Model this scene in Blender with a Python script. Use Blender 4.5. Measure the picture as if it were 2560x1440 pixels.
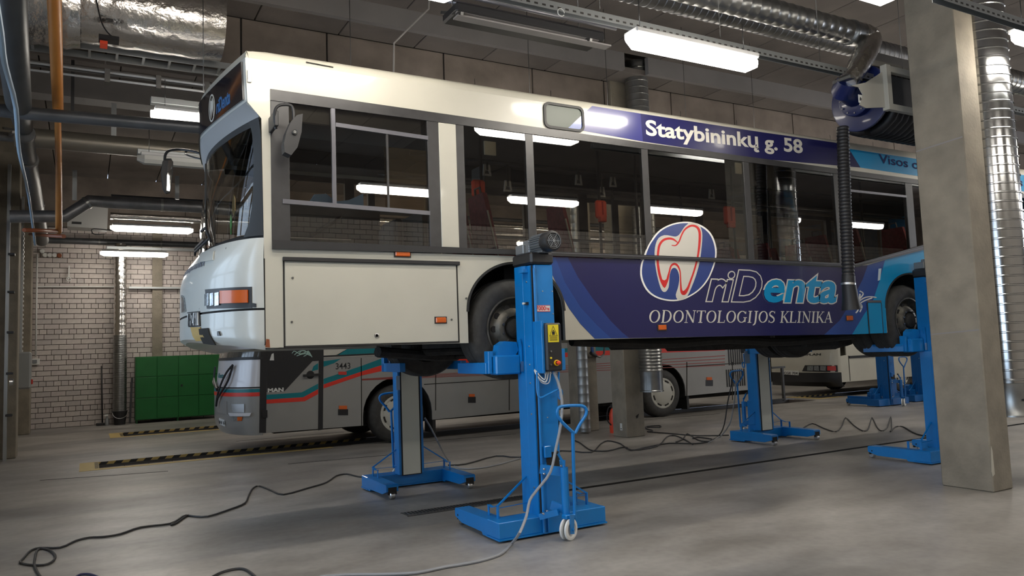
import bpy, bmesh, math, random
from mathutils import Vector, Matrix
from mathutils.geometry import tessellate_polygon
random.seed(7)
for o in list(bpy.data.objects): bpy.data.objects.remove(o)
S = bpy.context.scene
COL = S.collection
PI = math.pi

# ---------------- camera ----------------
CAM = Vector((0, 0, 1.6))
RT = Vector((0.87231198, -0.48761165, -0.03614815))
UP = Vector((-0.00781174, -0.08781918, 0.99610580))
FW = Vector((0.48888730, 0.86863264, 0.08041482))
FPX = 1899.88
cd = bpy.data.cameras.new('camera'); cam = bpy.data.objects.new('camera', cd); COL.objects.link(cam)
cd.sensor_width = 36; cd.lens = FPX/2560*36; cd.clip_start = .05; cd.clip_end = 200
m = Matrix((RT, UP, -FW)).transposed().to_4x4(); m.translation = CAM
cam.matrix_world = m
S.camera = cam

# ---------------- exposure, world ----------------
S.view_settings.view_transform = 'Standard'
try: S.view_settings.look = 'None'
except Exception: pass
S.view_settings.gamma = 1
S.view_settings.use_curve_mapping = False
S.view_settings.exposure = 0.75
W = bpy.data.worlds.new('world'); S.world = W; W.use_nodes = True
W.node_tree.nodes['Background'].inputs[0].default_value = (.62, .74, 1, 1)
W.node_tree.nodes['Background'].inputs[1].default_value = .9

LAMP_E = 22.0      # tube diffusers
DAY_E = 120.0      # daylight through each glazed door
def area(name, loc, rot, sx, sy, e, col):
    l = bpy.data.lights.new(name, 'AREA'); l.shape = 'RECTANGLE'; l.size = sx; l.size_y = sy
    l.energy = e; l.color = col
    o = bpy.data.objects.new(name, l); o.location = loc; o.rotation_euler = rot; COL.objects.link(o)
    return o
# daylight entering by the glazed bay doors in the left wall and from the far end of the hall
for yy in (-1.5, 3.2, 8.2, 13.9):
    area('daylight', (-1.95, yy, 2.3), (0, -PI/2, 0), 3.2, 3.4, DAY_E*(.33 if yy > 10 else .7 if yy > 5 else 1), (.64, .79, 1))
area('daylight', (26, 2.0, 4.2), (PI/2, 0, PI/2), 6.0, 2.5, 220, (.85, .9, 1))

# ---------------- pixel (2560x1440) -> world point on a plane ----------------
def ray(x, y): return RT*((x-1280)/FPX) - UP*((y-720)/FPX) + FW
def PY(x, y, Y): d = ray(x, y); return CAM + d*(Y/d.y)
def PX(x, y, X): d = ray(x, y); return CAM + d*(X/d.x)
def PZ(x, y, z=0.0): d = ray(x, y); return CAM + d*((z-CAM.z)/d.z)
def PROJ(p):
    v = Vector(p)-CAM; k = FPX/v.dot(FW)
    return 1280+k*v.dot(RT), 720-k*v.dot(UP)

# ---------------- materials ----------------
MATS = {}
def mat(name, col, rough=.5, metal=0.0, noise=0.0, nscale=5.0, bump=0.0, bscale=40.0, coat=0.0, emit=0.0, col2=None, stretch=None, spec=.5):
    if name in MATS: return MATS[name]
    M = bpy.data.materials.new(name); M.use_nodes = True; N = M.node_tree.nodes; L = M.node_tree.links
    b = N['Principled BSDF']
    b.inputs['Base Color'].default_value = (*col, 1); b.inputs['Roughness'].default_value = rough
    b.inputs['Metallic'].default_value = metal; b.inputs['Coat Weight'].default_value = coat
    b.inputs['Coat Roughness'].default_value = .06
    b.inputs['Specular IOR Level'].default_value = spec
    if emit:
        b.inputs['Emission Color'].default_value = (*col, 1); b.inputs['Emission Strength'].default_value = emit
    if noise or bump:
        tc = N.new('ShaderNodeTexCoord'); mp = N.new('ShaderNodeMapping'); L.new(tc.outputs['Object'], mp.inputs[0])
        if stretch: mp.inputs['Scale'].default_value = stretch
    if noise:
        n = N.new('ShaderNodeTexNoise'); n.inputs['Scale'].default_value = nscale; n.inputs['Detail'].default_value = 6
        L.new(mp.outputs[0], n.inputs[0])
        r = N.new('ShaderNodeValToRGB'); L.new(n.outputs[0], r.inputs[0])
        c2 = col2 or tuple(c*(1-noise) for c in col)
        r.color_ramp.elements[0].position = .32; r.color_ramp.elements[1].position = .68
        r.color_ramp.elements[0].color = (*c2, 1); r.color_ramp.elements[1].color = (*col, 1)
        L.new(r.outputs[0], b.inputs['Base Color'])
    if bump:
        n2 = N.new('ShaderNodeTexNoise'); n2.inputs['Scale'].default_value = bscale; n2.inputs['Detail'].default_value = 4
        L.new(mp.outputs[0], n2.inputs[0])
        bu = N.new('ShaderNodeBump'); bu.inputs['Strength'].default_value = bump; bu.inputs['Distance'].default_value = .02
        L.new(n2.outputs[0], bu.inputs['Height']); L.new(bu.outputs[0], b.inputs['Normal'])
    MATS[name] = M
    return M
def glassmat(name, tint, refl=1.0, rough=0.0, ior=1.5):
    M = bpy.data.materials.new(name); M.use_nodes = True; N = M.node_tree.nodes; L = M.node_tree.links
    N.remove(N['Principled BSDF'])
    t = N.new('ShaderNodeBsdfTransparent'); t.inputs[0].default_value = (*tint, 1)
    g = N.new('ShaderNodeBsdfGlossy'); g.inputs['Roughness'].default_value = rough; g.inputs[0].default_value = (refl, refl, refl, 1)
    f = N.new('ShaderNodeFresnel'); f.inputs[0].default_value = ior
    mx = N.new('ShaderNodeMixShader'); L.new(f.outputs[0], mx.inputs[0]); L.new(t.outputs[0], mx.inputs[1]); L.new(g.outputs[0], mx.inputs[2])
    L.new(mx.outputs[0], N['Material Output'].inputs[0])
    return M
white = mat('bus_white_paint', (.48, .461, .392), .34, noise=.06, nscale=2.5, coat=.25)
frontwhite = mat('front_grp_paint', (.55, .56, .53), .28, noise=.04, nscale=4, coat=.4)
navy = mat('navy_vinyl', (.013, .013, .075), .25, coat=.15)
navy2 = mat('navy_reflection_vinyl', (.035, .037, .16), .22, coat=.4)  # navy film with a lamp reflection put into its colour
royal = mat('royal_blue_vinyl', (.013, .055, .25), .25, coat=.4)
royal2 = mat('deep_royal_vinyl', (.012, .035, .18), .25, coat=.4)
cyan = mat('cyan_vinyl', (.0, .24, .50), .25, coat=.4)
logoblue = mat('logo_blue_vinyl', (.02, .045, .20), .25, coat=.4)
printgrey = mat('pale_print', (.55, .53, .48), .35)
printwhite = mat('white_print', (.78, .77, .74), .35)
redprint = mat('red_print', (.55, .015, .015), .35)
blackrub = mat('black_rubber', (.012, .012, .012), .55)
darkframe = mat('window_frame_grey', (.035, .034, .036), .35, noise=.3, nscale=9)
greyframe = mat('aluminium_frame', (.14, .14, .16), .35, .6)
darkmat = mat('underbody_grime', (.02, .018, .015), .8, noise=.6, nscale=8, bump=.4)
tyre = mat('tyre_rubber', (.045, .043, .040), .7, noise=.4, nscale=14, bump=.15)
rimmat = mat('wheel_steel', (.14, .13, .11), .45, .6, noise=.5, nscale=12)
hubcap = mat('hubcap_plastic', (.42, .41, .36), .5)
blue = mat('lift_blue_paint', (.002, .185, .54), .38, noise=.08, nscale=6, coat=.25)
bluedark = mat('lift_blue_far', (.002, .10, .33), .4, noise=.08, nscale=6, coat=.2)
screwc = mat('screw_cover_grey', (.62, .62, .54), .4, .2)
steel = mat('zinc_steel', (.55, .55, .56), .3, 1.0)
darksteel = mat('dark_steel', (.16, .16, .16), .4, .9)
motor = mat('motor_grey', (.20, .21, .22), .45, .3)
blackpl = mat('black_plastic', (.016, .016, .018), .45)
yellow = mat('yellow_print', (.75, .60, .02), .5)
orange = mat('amber_lens', (.55, .10, .01), .25, coat=.5)
redlens = mat('red_lens', (.5, .03, .02), .25, coat=.5)
redpl = mat('red_plastic', (.78, .07, .025), .4)
clearlens = mat('clear_lens', (.55, .58, .6), .12, .7, noise=.5, nscale=40)
nylon = mat('white_nylon', (.72, .72, .70), .45)
galv = mat('galvanised_duct', (.42, .43, .43), .30, .95, noise=.25, nscale=7, bump=.04, bscale=12)
galvmatt = mat('matt_galvanised', (.40, .41, .41), .45, .8, noise=.2, nscale=6)
galvdark = mat('dull_galvanised', (.27, .27, .28), .42, .85, noise=.3, nscale=5)
foil = mat('aluminium_foil', (.72, .70, .68), .22, 1.0, bump=.7, bscale=9)
pipegrey = mat('pipe_lagging', (.10, .105, .115), .42, .5, noise=.3, nscale=4)
gaspipe = mat('orange_pipe_paint', (.44, .17, .03), .45, noise=.15, nscale=3)
redbrown = mat('rusty_orange_pipe', (.22, .06, .02), .5)
conc = mat('pillar_concrete', (.27, .237, .187), .8, noise=.30, nscale=3.5, bump=.25, bscale=30)
concd = mat('beam_concrete', (.21, .175, .15), .85, noise=.40, nscale=1.8, bump=.25, bscale=25)
slabm = mat('slab_concrete', (.20, .175, .16), .85, noise=.28, nscale=1.2, bump=.2, bscale=25)
lightbeam = mat('painted_beam', (.24, .225, .225), .7, noise=.1, nscale=2)
joint = mat('joint_dark', (.02, .018, .016), .9)
mortar = mat('mortar', (.10, .085, .075), .9, noise=.2, nscale=30)
bricks = [mat('brick_%s' % n, c, .82, noise=.12, nscale=12, bump=.3, bscale=60) for n, c in
          (('pale', (.56, .505, .475)), ('pinkish', (.53, .47, .45)), ('grey', (.49, .445, .425)))]
nearbricks = [mat('light_raised_brick_%s' % n, c, .8, noise=.1, nscale=12) for n, c in (('pale', (.80, .72, .62)), ('warm', (.76, .67, .58)), ('grey', (.72, .66, .58)))]  # paler than the far bricks, standing in for lamp light on this wall
green = mat('green_paint', (.003, .125, .022), .42, noise=.12, nscale=3)
boxgrey = mat('enclosure_grey', (.34, .34, .33), .5)
whitepl = mat('white_plastic', (.62, .62, .60), .5)
traymat = mat('cable_tray', (.36, .38, .39), .38, .8)
lampbody = mat('lamp_housing', (.45, .45, .45), .5)
lampglow = mat('lamp_diffuser', (1.0, .93, .82), .5, emit=LAMP_E)
lampoff = mat('unlit_diffuser', (.38, .38, .36), .4)
coachgrey = mat('coach_grey_paint', (.27, .265, .255), .35, .1, noise=.05, coat=.5)
coachsilver = mat('coach_silver_paint', (.60, .59, .61), .3, .1, coat=.5)
coachred = mat('coach_red_band', (.62, .035, .02), .35)
coachteal = mat('coach_teal_band', (.0, .16, .19), .35)
coachfade = mat('coach_red_pinstripe', (.26, .05, .04), .4)
coachwhite = mat('coach_pale_paint', (.50, .48, .42), .35, coat=.3)
seatm = mat('seat_maroon', (.20, .025, .034), .75, noise=.4, nscale=25)
seatback = mat('seat_shell_grey', (.30, .27, .21), .5)
interior = mat('interior_grey', (.06, .06, .06), .7)
hosem = mat('hose_black', (.007, .007, .009), .5)
reelblue = mat('reel_blue_paint', (.006, .014, .085), .35, coat=.2)
reelwhite = mat('reel_cream_paint', (.36, .35, .31), .45)
cablegrey = mat('grey_cable', (.30, .31, .33), .5)
cabledark = mat('dark_cable', (.03, .03, .032), .5)
pittile = mat('pit_tile', (.42, .36, .33), .4)
pityellow = mat('hazard_yellow', (.50, .36, .12), .6, noise=.15, nscale=9)
hazblack = mat('hazard_black', (.02, .02, .02), .6)
reflblue = mat('blue_reflection', (.30, .52, .85), .6)  # colour of blue daylight mirrored in the bus glass
GL = glassmat('tinted_glass', (.82, .79, .72), 1.0, 0.0, 2.3)
GLF = glassmat('windscreen_glass', (.90, .92, .91), 1.0)
mirrorm = mat('mirror_glass', (.7, .7, .7), .03, 1.0)

def floor_mat():
    M = bpy.data.materials.new('polished_concrete'); M.use_nodes = True; N = M.node_tree.nodes; L = M.node_tree.links
    b = N['Principled BSDF']
    tc = N.new('ShaderNodeTexCoord')
    def noise(scale, sx=1, sy=1, det=6):
        mp = N.new('ShaderNodeMapping'); mp.inputs['Scale'].default_value = (sx, sy, 1); L.new(tc.outputs['Object'], mp.inputs[0])
        n = N.new('ShaderNodeTexNoise'); n.inputs['Scale'].default_value = scale; n.inputs['Detail'].default_value = det; L.new(mp.outputs[0], n.inputs[0]); return n
    def ramp(src, p0, c0, p1, c1):
        r = N.new('ShaderNodeValToRGB'); L.new(src, r.inputs[0]); r.color_ramp.elements[0].position = p0; r.color_ramp.elements[1].position = p1
        r.color_ramp.elements[0].color = (*c0, 1); r.color_ramp.elements[1].color = (*c1, 1); return r
    a = ramp(noise(.55, .8, 1.3).outputs[0], .35, (.265, .247, .225), .65, (.395, .375, .348))
    c = ramp(noise(1.9, .8, 1.3).outputs[0], .38, (.80, .79, .78), .60, (1, 1, 1))
    d = ramp(noise(14, 1, 1).outputs[0], .30, (.86, .86, .86), .6, (1, 1, 1))
    e = ramp(noise(.45, .45, 1.6, 4).outputs[0], .40, (.72, .73, .76), .52, (1, 1, 1))
    def mul(x, y):
        mx = N.new('ShaderNodeMix'); mx.data_type = 'RGBA'; mx.blend_type = 'MULTIPLY'; mx.inputs[0].default_value = 1
        L.new(x, mx.inputs[6]); L.new(y, mx.inputs[7]); return mx.outputs[2]
    L.new(mul(mul(mul(a.outputs[0], c.outputs[0]), d.outputs[0]), e.outputs[0]), b.inputs['Base Color'])
    rr = N.new('ShaderNodeMapRange'); L.new(noise(1.3, .5, 1.5).outputs[0], rr.inputs[0]); rr.inputs[3].default_value = .30; rr.inputs[4].default_value = .52
    L.new(rr.outputs[0], b.inputs['Roughness'])
    bu = N.new('ShaderNodeBump'); bu.inputs['Strength'].default_value = .06; L.new(noise(35).outputs[0], bu.inputs['Height']); L.new(bu.outputs[0], b.inputs['Normal'])
    return M
floorm = floor_mat()

# ---------------- mesh builder ----------------
class MB:
    def __init__(s): s.v = []; s.f = []; s.mi = []; s.m = 0; s.sm = []
    def add(s, verts, faces, smooth=False):
        b = len(s.v); s.v += [Vector(p) for p in verts]
        for f in faces: s.f.append([b+i for i in f]); s.mi.append(s.m); s.sm.append(smooth)
        return s
    def box(s, x0, x1, y0, y1, z0, z1, b=0):
        if b:
            def ring(z, i): return [(x0+i, y0+b, z), (x0+b, y0+i, z), (x1-b, y0+i, z), (x1-i, y0+b, z), (x1-i, y1-b, z), (x1-b, y1-i, z), (x0+b, y1-i, z), (x0+i, y1-b, z)]
            vs = ring(z0, b) + ring(z0+b, 0) + ring(z1-b, 0) + ring(z1, b)
            fs = [list(range(7, -1, -1)), list(range(24, 32))]
            for k in range(3):
                for i in range(8): fs.append([k*8+i, k*8+(i+1) % 8, k*8+8+(i+1) % 8, k*8+8+i])
            return s.add(vs, fs)
        return s.add([(x0, y0, z0), (x1, y0, z0), (x1, y1, z0), (x0, y1, z0), (x0, y0, z1), (x1, y0, z1), (x1, y1, z1), (x0, y1, z1)],
                     [(3, 2, 1, 0), (4, 5, 6, 7), (0, 1, 5, 4), (1, 2, 6, 5), (2, 3, 7, 6), (3, 0, 4, 7)])
    def bar(s, a, b, w, h=None, up=(0, 0, 1)):
        a = Vector(a); b = Vector(b); h = h or w; d = (b-a).normalized(); u = Vector(up)
        if abs(d.dot(u)) > .98: u = Vector((1, 0, 0))
        r = d.cross(u).normalized()*(w/2); q = r.cross(d).normalized()*(h/2)
        return s.add([a-r-q, a+r-q, a+r+q, a-r+q, b-r-q, b+r-q, b+r+q, b-r+q],
                     [(3, 2, 1, 0), (4, 5, 6, 7), (0, 1, 5, 4), (1, 2, 6, 5), (2, 3, 7, 6), (3, 0, 4, 7)])
    def tube(s, path, r, n=10, caps=True):
        P = [Vector(p) for p in path]; rs = r if isinstance(r, (list, tuple)) else [r]*len(P)
        t0 = (P[1]-P[0]).normalized(); u = Vector((0, 0, 1)) if abs(t0.z) < .9 else Vector((1, 0, 0))
        vs = []; fs = []; nrm = t0.cross(u).normalized()
        for i, p in enumerate(P):
            t = (P[min(i+1, len(P)-1)]-P[max(i-1, 0)])
            if t.length < 1e-9: t = t0
            t.normalize(); nrm = (nrm - t*nrm.dot(t))
            if nrm.length < 1e-6: nrm = t.orthogonal()
            nrm.normalize(); bi = t.cross(nrm)
            for k in range(n):
                a = 2*PI*k/n; vs.append(p + (nrm*math.cos(a)+bi*math.sin(a))*rs[i])
            if i:
                for k in range(n): fs.append([(i-1)*n+k, (i-1)*n+(k+1) % n, i*n+(k+1) % n, i*n+k])
        s.add(vs, fs, True)
        if caps:
            b = len(s.v)-len(vs)
            s.f.append([b+k for k in range(n-1, -1, -1)]); s.f.append([b+(len(P)-1)*n+k for k in range(n)])
            s.mi += [s.m]*2; s.sm += [False]*2
        return s
    def cyl(s, a, b, r, r2=None, n=16, caps=True):
        return s.tube([a, b], [r, r if r2 is None else r2], n, caps)
    def lathe(s, prof, o, ax, n=24, smooth=True):
        # prof: (radius, distance along axis)
        o = Vector(o); ax = Vector(ax).normalized(); u = ax.orthogonal().normalized(); w = ax.cross(u)
        vs = []; fs = []
        for r, h in prof:
            for k in range(n):
                a = 2*PI*k/n; vs.append(o+ax*h+(u*math.cos(a)+w*math.sin(a))*r)
        for i in range(len(prof)-1):
            for k in range(n): fs.append([i*n+k, i*n+(k+1) % n, (i+1)*n+(k+1) % n, (i+1)*n+k])
        return s.add(vs, fs, smooth)
    def poly(s, loops, fn, d):
        # loops: outer loop then holes, 2D; fn(u, v, w) -> 3D; extruded w = 0 .. d
        if not isinstance(loops[0][0], (tuple, list, Vector)): loops = [loops]
        flat = [p for l in loops for p in l]
        tri = tessellate_polygon([[Vector((p[0], p[1], 0)) for p in l] for l in loops])
        n = len(flat)
        vs = [fn(p[0], p[1], 0) for p in flat] + [fn(p[0], p[1], d) for p in flat]
        fs = [list(t) for t in tri] + [[i+n for i in reversed(t)] for t in tri]
        k = 0
        for l in loops:
            for i in range(len(l)):
                a = k+i; b = k+(i+1) % len(l); fs.append([a, a+n, b+n, b])
            k += len(l)
        return s.add(vs, fs)
    def grid(s, rows, closed=False, smooth=True):
        m = len(rows[0]); vs = [p for r in rows for p in r]; fs = []
        for i in range(len(rows)-1):
            for j in range(m-(0 if closed else 1)):
                fs.append([i*m+j, i*m+(j+1) % m, (i+1)*m+(j+1) % m, (i+1)*m+j])
        return s.add(vs, fs, smooth)
    def mesh(s, name, mats, off=Vector((0, 0, 0))):
        me = bpy.data.meshes.new(name)
        me.from_pydata([tuple(v-off) for v in s.v], [], s.f)
        if not isinstance(mats, (list, tuple)): mats = [mats]
        for m_ in mats: me.materials.append(m_)
        me.polygons.foreach_set('material_index', s.mi); me.polygons.foreach_set('use_smooth', s.sm)
        bm = bmesh.new(); bm.from_mesh(me); bmesh.ops.recalc_face_normals(bm, faces=bm.faces)
        for e in bm.edges:
            if len(e.link_faces) == 2 and e.calc_face_angle(0) > .7: e.smooth = False
        bm.to_mesh(me); bm.free()
        return me
    def build(s, name, mats, parent=None, label=None, kind=None):
        off = Vector((0, 0, 0))
        if parent:
            q = parent
            while q: off += q.location; q = q.parent
        else:
            if s.v:
                xs = [v.x for v in s.v]; ys = [v.y for v in s.v]; zs = [v.z for v in s.v]
                off = Vector(((min(xs)+max(xs))/2, (min(ys)+max(ys))/2, min(zs)))
        o = bpy.data.objects.new(name, s.mesh(name, mats, off)); COL.objects.link(o)
        if parent: o.parent = parent
        else: o.location = off
        if label: o['label'] = label
        if kind: o['kind'] = kind
        return o
def tag(o, label, cat, group=None):
    o['label'] = label; o['category'] = cat
    if group: o['group'] = group
    return o
def thing(name, label, cat, loc=(0, 0, 0), group=None):
    o = bpy.data.objects.new(name, None); COL.objects.link(o); o.location = loc; o.empty_display_size = .1
    return tag(o, label, cat, group)
def struct(o): o['kind'] = 'structure'; return o
def copy_tree(o, parent=None):
    c = o.copy(); COL.objects.link(c); c.parent = parent
    for ch in list(o.children): copy_tree(ch, c)
    return c
def smooth_path(pts, k=4):
    P = [Vector(p) for p in pts]; out = []
    for i in range(len(P)-1):
        p0 = P[max(i-1, 0)]; p1 = P[i]; p2 = P[i+1]; p3 = P[min(i+2, len(P)-1)]
        for j in range(k):
            t = j/k
            out.append(.5*((2*p1)+(p2-p0)*t+(2*p0-5*p1+4*p2-p3)*t*t+(3*p1-p0-3*p2+p3)*t**3))
    out.append(P[-1]); return out
def corrug(path, r, dr, n=14, per=2):
    out = []; rs = []
    for i, p in enumerate(path): out.append(p); rs.append(r+(dr if i % per else 0))
    return out, rs
def straight(a, b, step):
    a = Vector(a); b = Vector(b); n = max(2, int((b-a).length/step)); return [a+(b-a)*(i/n) for i in range(n+1)]
def spiral_duct(mb, a, b, r, pitch=.11, n=24, lip=.008):
    # spiral-seam duct: plain wall with a raised seam every pitch
    a = Vector(a); b = Vector(b); L = (b-a).length; d = (b-a)/L; prof = [(r, 0)]; h = pitch*.4
    while h < L-pitch*.3:
        prof += [(r, h-.012), (r+lip, h-.004), (r+lip, h+.004), (r, h+.012)]; h += pitch
    prof.append((r, L))
    mb.lathe(prof, a, d, n); return mb
FONT_CACHE = {}
def text_loops(txt, bold=0.0, shear=0.0, space=1.0):
    cu = bpy.data.curves.new('t', 'FONT'); cu.body = txt; cu.offset = bold; cu.shear = shear; cu.space_character = space
    cu.resolution_u = 4; cu.extrude = .5
    o = bpy.data.objects.new('t', cu); COL.objects.link(o)
    bpy.context.view_layer.update()
    me = bpy.data.meshes.new_from_object(o.evaluated_get(bpy.context.evaluated_depsgraph_get()))
    vs = [v.co.copy() for v in me.vertices]; fs = [list(p.vertices) for p in me.polygons]
    bpy.data.objects.remove(o); bpy.data.curves.remove(cu); bpy.data.meshes.remove(me)
    return vs, fs
def text_on(mb, txt, fn, u0, u1, v0, v1, d=.002, bold=0.0, shear=0.0, space=1.0, ref=None):
    # fits the text's bounding box to u0..u1, v0..v1 on the surface fn(u, v, w)
    vs, fs = text_loops(txt, bold, shear, space)
    bx = ref or (min(v.x for v in vs), max(v.x for v in vs), min(v.y for v in vs), max(v.y for v in vs))
    q = [fn(u0+(v.x-bx[0])/(bx[1]-bx[0])*(u1-u0), v0+(v.y-bx[2])/(bx[3]-bx[2])*(v1-v0), d if v.z > 0 else 0) for v in vs]
    mb.add(q, fs); return bx

# ================= SETTING =================
XL = -1.45; YB = 23.2; YN = -7.5; XR = 42.0; ZC = 6.65
HOLES = [(.2, 16.5, 13.5, 14.4), (.75, 16.5, 18.95, 20.0), (17.2, 34, 13.9, 14.8), (2.78, 26, 7.27, 7.35)]
xs = sorted({-1.9, XR, .2, 16.5, .75, 2.78, 26, 17.2, 34}); ys = sorted({YN, YB+.2, 13.5, 14.4, 18.95, 20.0, 13.9, 14.8, 7.27, 7.35})
b = MB()
for i in range(len(xs)-1):
    for j in range(len(ys)-1):
        cx = (xs[i]+xs[i+1])/2; cy = (ys[j]+ys[j+1])/2
        if any(h[0] < cx < h[1] and h[2] < cy < h[3] for h in HOLES): continue
        b.add([(xs[i], ys[j], 0), (xs[i+1], ys[j], 0), (xs[i+1], ys[j+1], 0), (xs[i], ys[j+1], 0)], [(0, 1, 2, 3)])
floor = struct(b.build('floor', floorm)); floor['label'] = 'polished grey concrete workshop floor with long pits and a drain'
def pit(x0, x1, y0, y1, xt):
    p = MB()
    for a in (((x0, y0), (x1, y0)), ((x1, y0), (x1, y1)), ((x1, y1), (x0, y1)), ((x0, y1), (x0, y0))):
        (ax, ay), (bx, by) = a
        p.add([(ax, ay, -.001), (bx, by, -.001), (bx, by, -1.4), (ax, ay, -1.4)], [(0, 1, 2, 3)])
    p.add([(x0, y0, -1.4), (x1, y0, -1.4), (x1, y1, -1.4), (x0, y1, -1.4)], [(0, 1, 2, 3)])
    p.build('pit_lining', concd, floor)
    p = MB().box(x0, x1, y1-.012, y1, -.085, -.002); p.build('pit_edge_beam', darksteel, floor)
    t = MB().box(0, .355, 0, .012, 0, .36, .002).mesh('tile', pittile)
    k = 0
    while x0+.02+k*.365 < xt:
        o = bpy.data.objects.new('tile', t); COL.objects.link(o); o.parent = floor
        o.location = Vector((x0+.02+k*.365, y1-.014, -.45))-floor.location; k += 1
    # hazard paint on the rim: yellow strip with slanted black marks
    h = MB().box(x0-.27, x0, y0-.16, y1+.05, .0005, .004); h.box(x0, xt+1.5, y1-.02, y1-.012, -.042, .004); h.box(x0, xt+.6, y0-.16, y0, .0005, .004)
    h.build('hazard_strip', pityellow, floor, label='yellow painted strip around the pit mouth')
    h = MB(); q = x0
    while q < xt+1.5:
        h.poly([(q, -.042), (q+.11, -.042), (q+.15, .004), (q+.04, .004)], lambda u, v, w: (u, y1-.0205-w, v), .001); q += .22
    for q in range(12): h.box(x0-.06, x0-.005, y0+.03+q*.072, y0+.06+q*.072, .0042, .006)
    h.build('hazard_marks', hazblack, floor)
pit(.2, 16.5, 13.5, 14.4, 3.2)
pit(.75, 16.5, 18.95, 20.0, 2.4)
pit(17.2, 34, 13.9, 14.8, 17.3)
b = MB(); b.box(2.78, 26, 7.27, 7.35, -.09, -.07); b.box(2.78, 26, 7.262, 7.27, -.09, .001); b.box(2.78, 26, 7.35, 7.358, -.09, .001)
b.build('drain_channel', darkmat, floor)
b = MB(); q = 2.78
while q < 4.6: b.box(q, q+.018, 7.18, 7.36, .001, .007); q += .036
b.box(2.77, 4.62, 7.17, 7.18, .0, .006); b.box(2.77, 4.62, 7.36, 7.37, .0, .006)
b.build('drain_grate', darksteel, floor, kind='stuff')
# saw cuts in the slab
b = MB()
for (p, q_) in (((100, 1201), (300, 1187)), ((300, 1187), (420, 1178)), ((590, 1103), (860, 1080)), ((720, 1160), (1000, 1135)), ((1610, 1050), (1800, 1034)), ((1010, 1108), (1290, 1085))):
    a = PZ(*p); c = PZ(*q_); a.z = c.z = .001; b.bar(a, c, .03, .002)
b.build('floor_joint', joint, floor)

# ---- far wall: painted masonry blocks, concrete band above ----
bm_ = MB().box(XL, XR, YB+.02, YB+.2, 0, 5.28)
wall = struct(bm_.build('wall_far', mortar)); wall['label'] = 'pale painted block wall running along the far side of the workshop'
RH = .1345; BL = .336; G = .014
single = []; rest = []
z = 0.0; row = 0
while z+RH < 5.3:
    hdr = row % 5 == 3
    L_ = BL/2 if hdr else BL
    x = XL-(.17 if row % 2 else 0) + (0.06 if hdr else 0)
    while x < 34:
        cell = (max(x, XL), min(x+L_, 34), z, z+RH)
        if cell[1]-cell[0] > .05:
            front = x < 1.6 and z < 4.95 and not (x > 1.1 and z < 1.75)
            (single if front else rest).append(cell)
        x += L_
    z += RH; row += 1
single.sort(key=lambda c: (c[0] > .62, c[2])); rest += single[300:]; single = single[:300]
BM = {}
def brick_mesh(w, k):
    w = round(w, 2)
    if (w, k) not in BM: BM[(w, k)] = MB().box(0, w-G, 0, .03, 0, RH-G, .004).mesh('brick', bricks[k])
    return BM[(w, k)]
for c in single:
    o = bpy.data.objects.new('brick', brick_mesh(c[1]-c[0], random.choice((0, 0, 1, 2)))); COL.objects.link(o); o.parent = wall
    o.location = Vector((c[0]+G/2, YB-.008+random.uniform(-.003, .003), c[2]+G/2))-wall.location
b = MB()
for c in rest:
    if c[0] > 4 and c[2] < 2.6: continue
    b.m = random.choice((0, 0, 1, 2)); y = YB-.008+random.uniform(-.003, .003); x0, x1, z0, z1 = c[0]+G/2, c[1]-G/2, c[2]+G/2, c[3]-G/2
    b.add([(x0, y, z0), (x1, y, z0), (x1, y, z1), (x0, y, z1), (x0, y+.03, z0), (x1, y+.03, z0), (x1, y+.03, z1), (x0, y+.03, z1)],
          [(0, 1, 2, 3), (3, 2, 6, 7), (0, 4, 5, 1), (0, 3, 7, 4), (1, 5, 6, 2)])
b.build('brick_field', bricks, wall, kind='stuff')
MB().box(XL, XR, YB-.03, YB+.2, 5.28, ZC).build('concrete_band', concd, wall)
for x0, x1 in ((1.60, 1.85), (7.9, 8.3), (16.5, 16.9)):
    b = MB().box(x0, x1, YB-.10, YB-.009, .02, 5.28); b.build('pilaster', conc, wall)

# ---- ceiling of precast slabs, with the deep beam over the pillar row ----
ceil = struct(MB().box(XL-.4, XR, YN, YB+.2, ZC+.16, ZC+.3).build('ceiling', slabm)); ceil['label'] = 'brown grey precast concrete slab ceiling'
SL = {}
def slabs(y0, y1, z, w=1.2, start=-1.9, m_=slabm, name='slab', th=.15, x1=XR):
    me = MB().box(0, w-.018, y0, y1, z, z+th, .006).mesh(name, m_)
    x = start
    while x < x1:
        o = bpy.data.objects.new(name, me); COL.objects.link(o); o.parent = ceil; o.location = Vector((x, 0, 0))-ceil.location; x += w
slabs(YN, 10.15, ZC); slabs(11.12, YB, ZC)
slabs(10.23, 10.74, 6.35, start=-1.55, th=.1)
b = MB().box(XL, 8.1, 10.13, 10.22, 6.35, 6.66); b.box(8.62, 18, 10.13, 10.22, 6.35, 6.66); b.box(18.4, XR, 10.13, 10.22, 6.35, 6.66); b.build('beam_flange', lightbeam, ceil, label='pale painted flange of the main beam')
xj = [-1.45, .2, 1.86, 3.07, 4.95, 6.6, 8.1, 9.66, 11.3, 13, 14.7, 16.4, 18.1, 19.8, 21.5, 23.2, 25, 27, 29, 31, 33, 35, 37, 39, XR]
for i in range(len(xj)-1):
    MB().box(xj[i]+.012, xj[i+1]-.012, 10.75, 11.1, 5.55, 6.35, .006).build('beam_panel', concd, ceil)
MB().box(XL, XR, 10.78, 11.08, 5.6, ZC).build('beam_core', joint, ceil)
# light painted secondary beam along the next bay
MB().box(XL, XR, 14.9, 15.3, 6.25, ZC).build('secondary_beam', lightbeam, ceil)
MB().box(XL, XR, 4.1, 4.5, 6.1, ZC).build('secondary_beam', concd, ceil)

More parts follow.
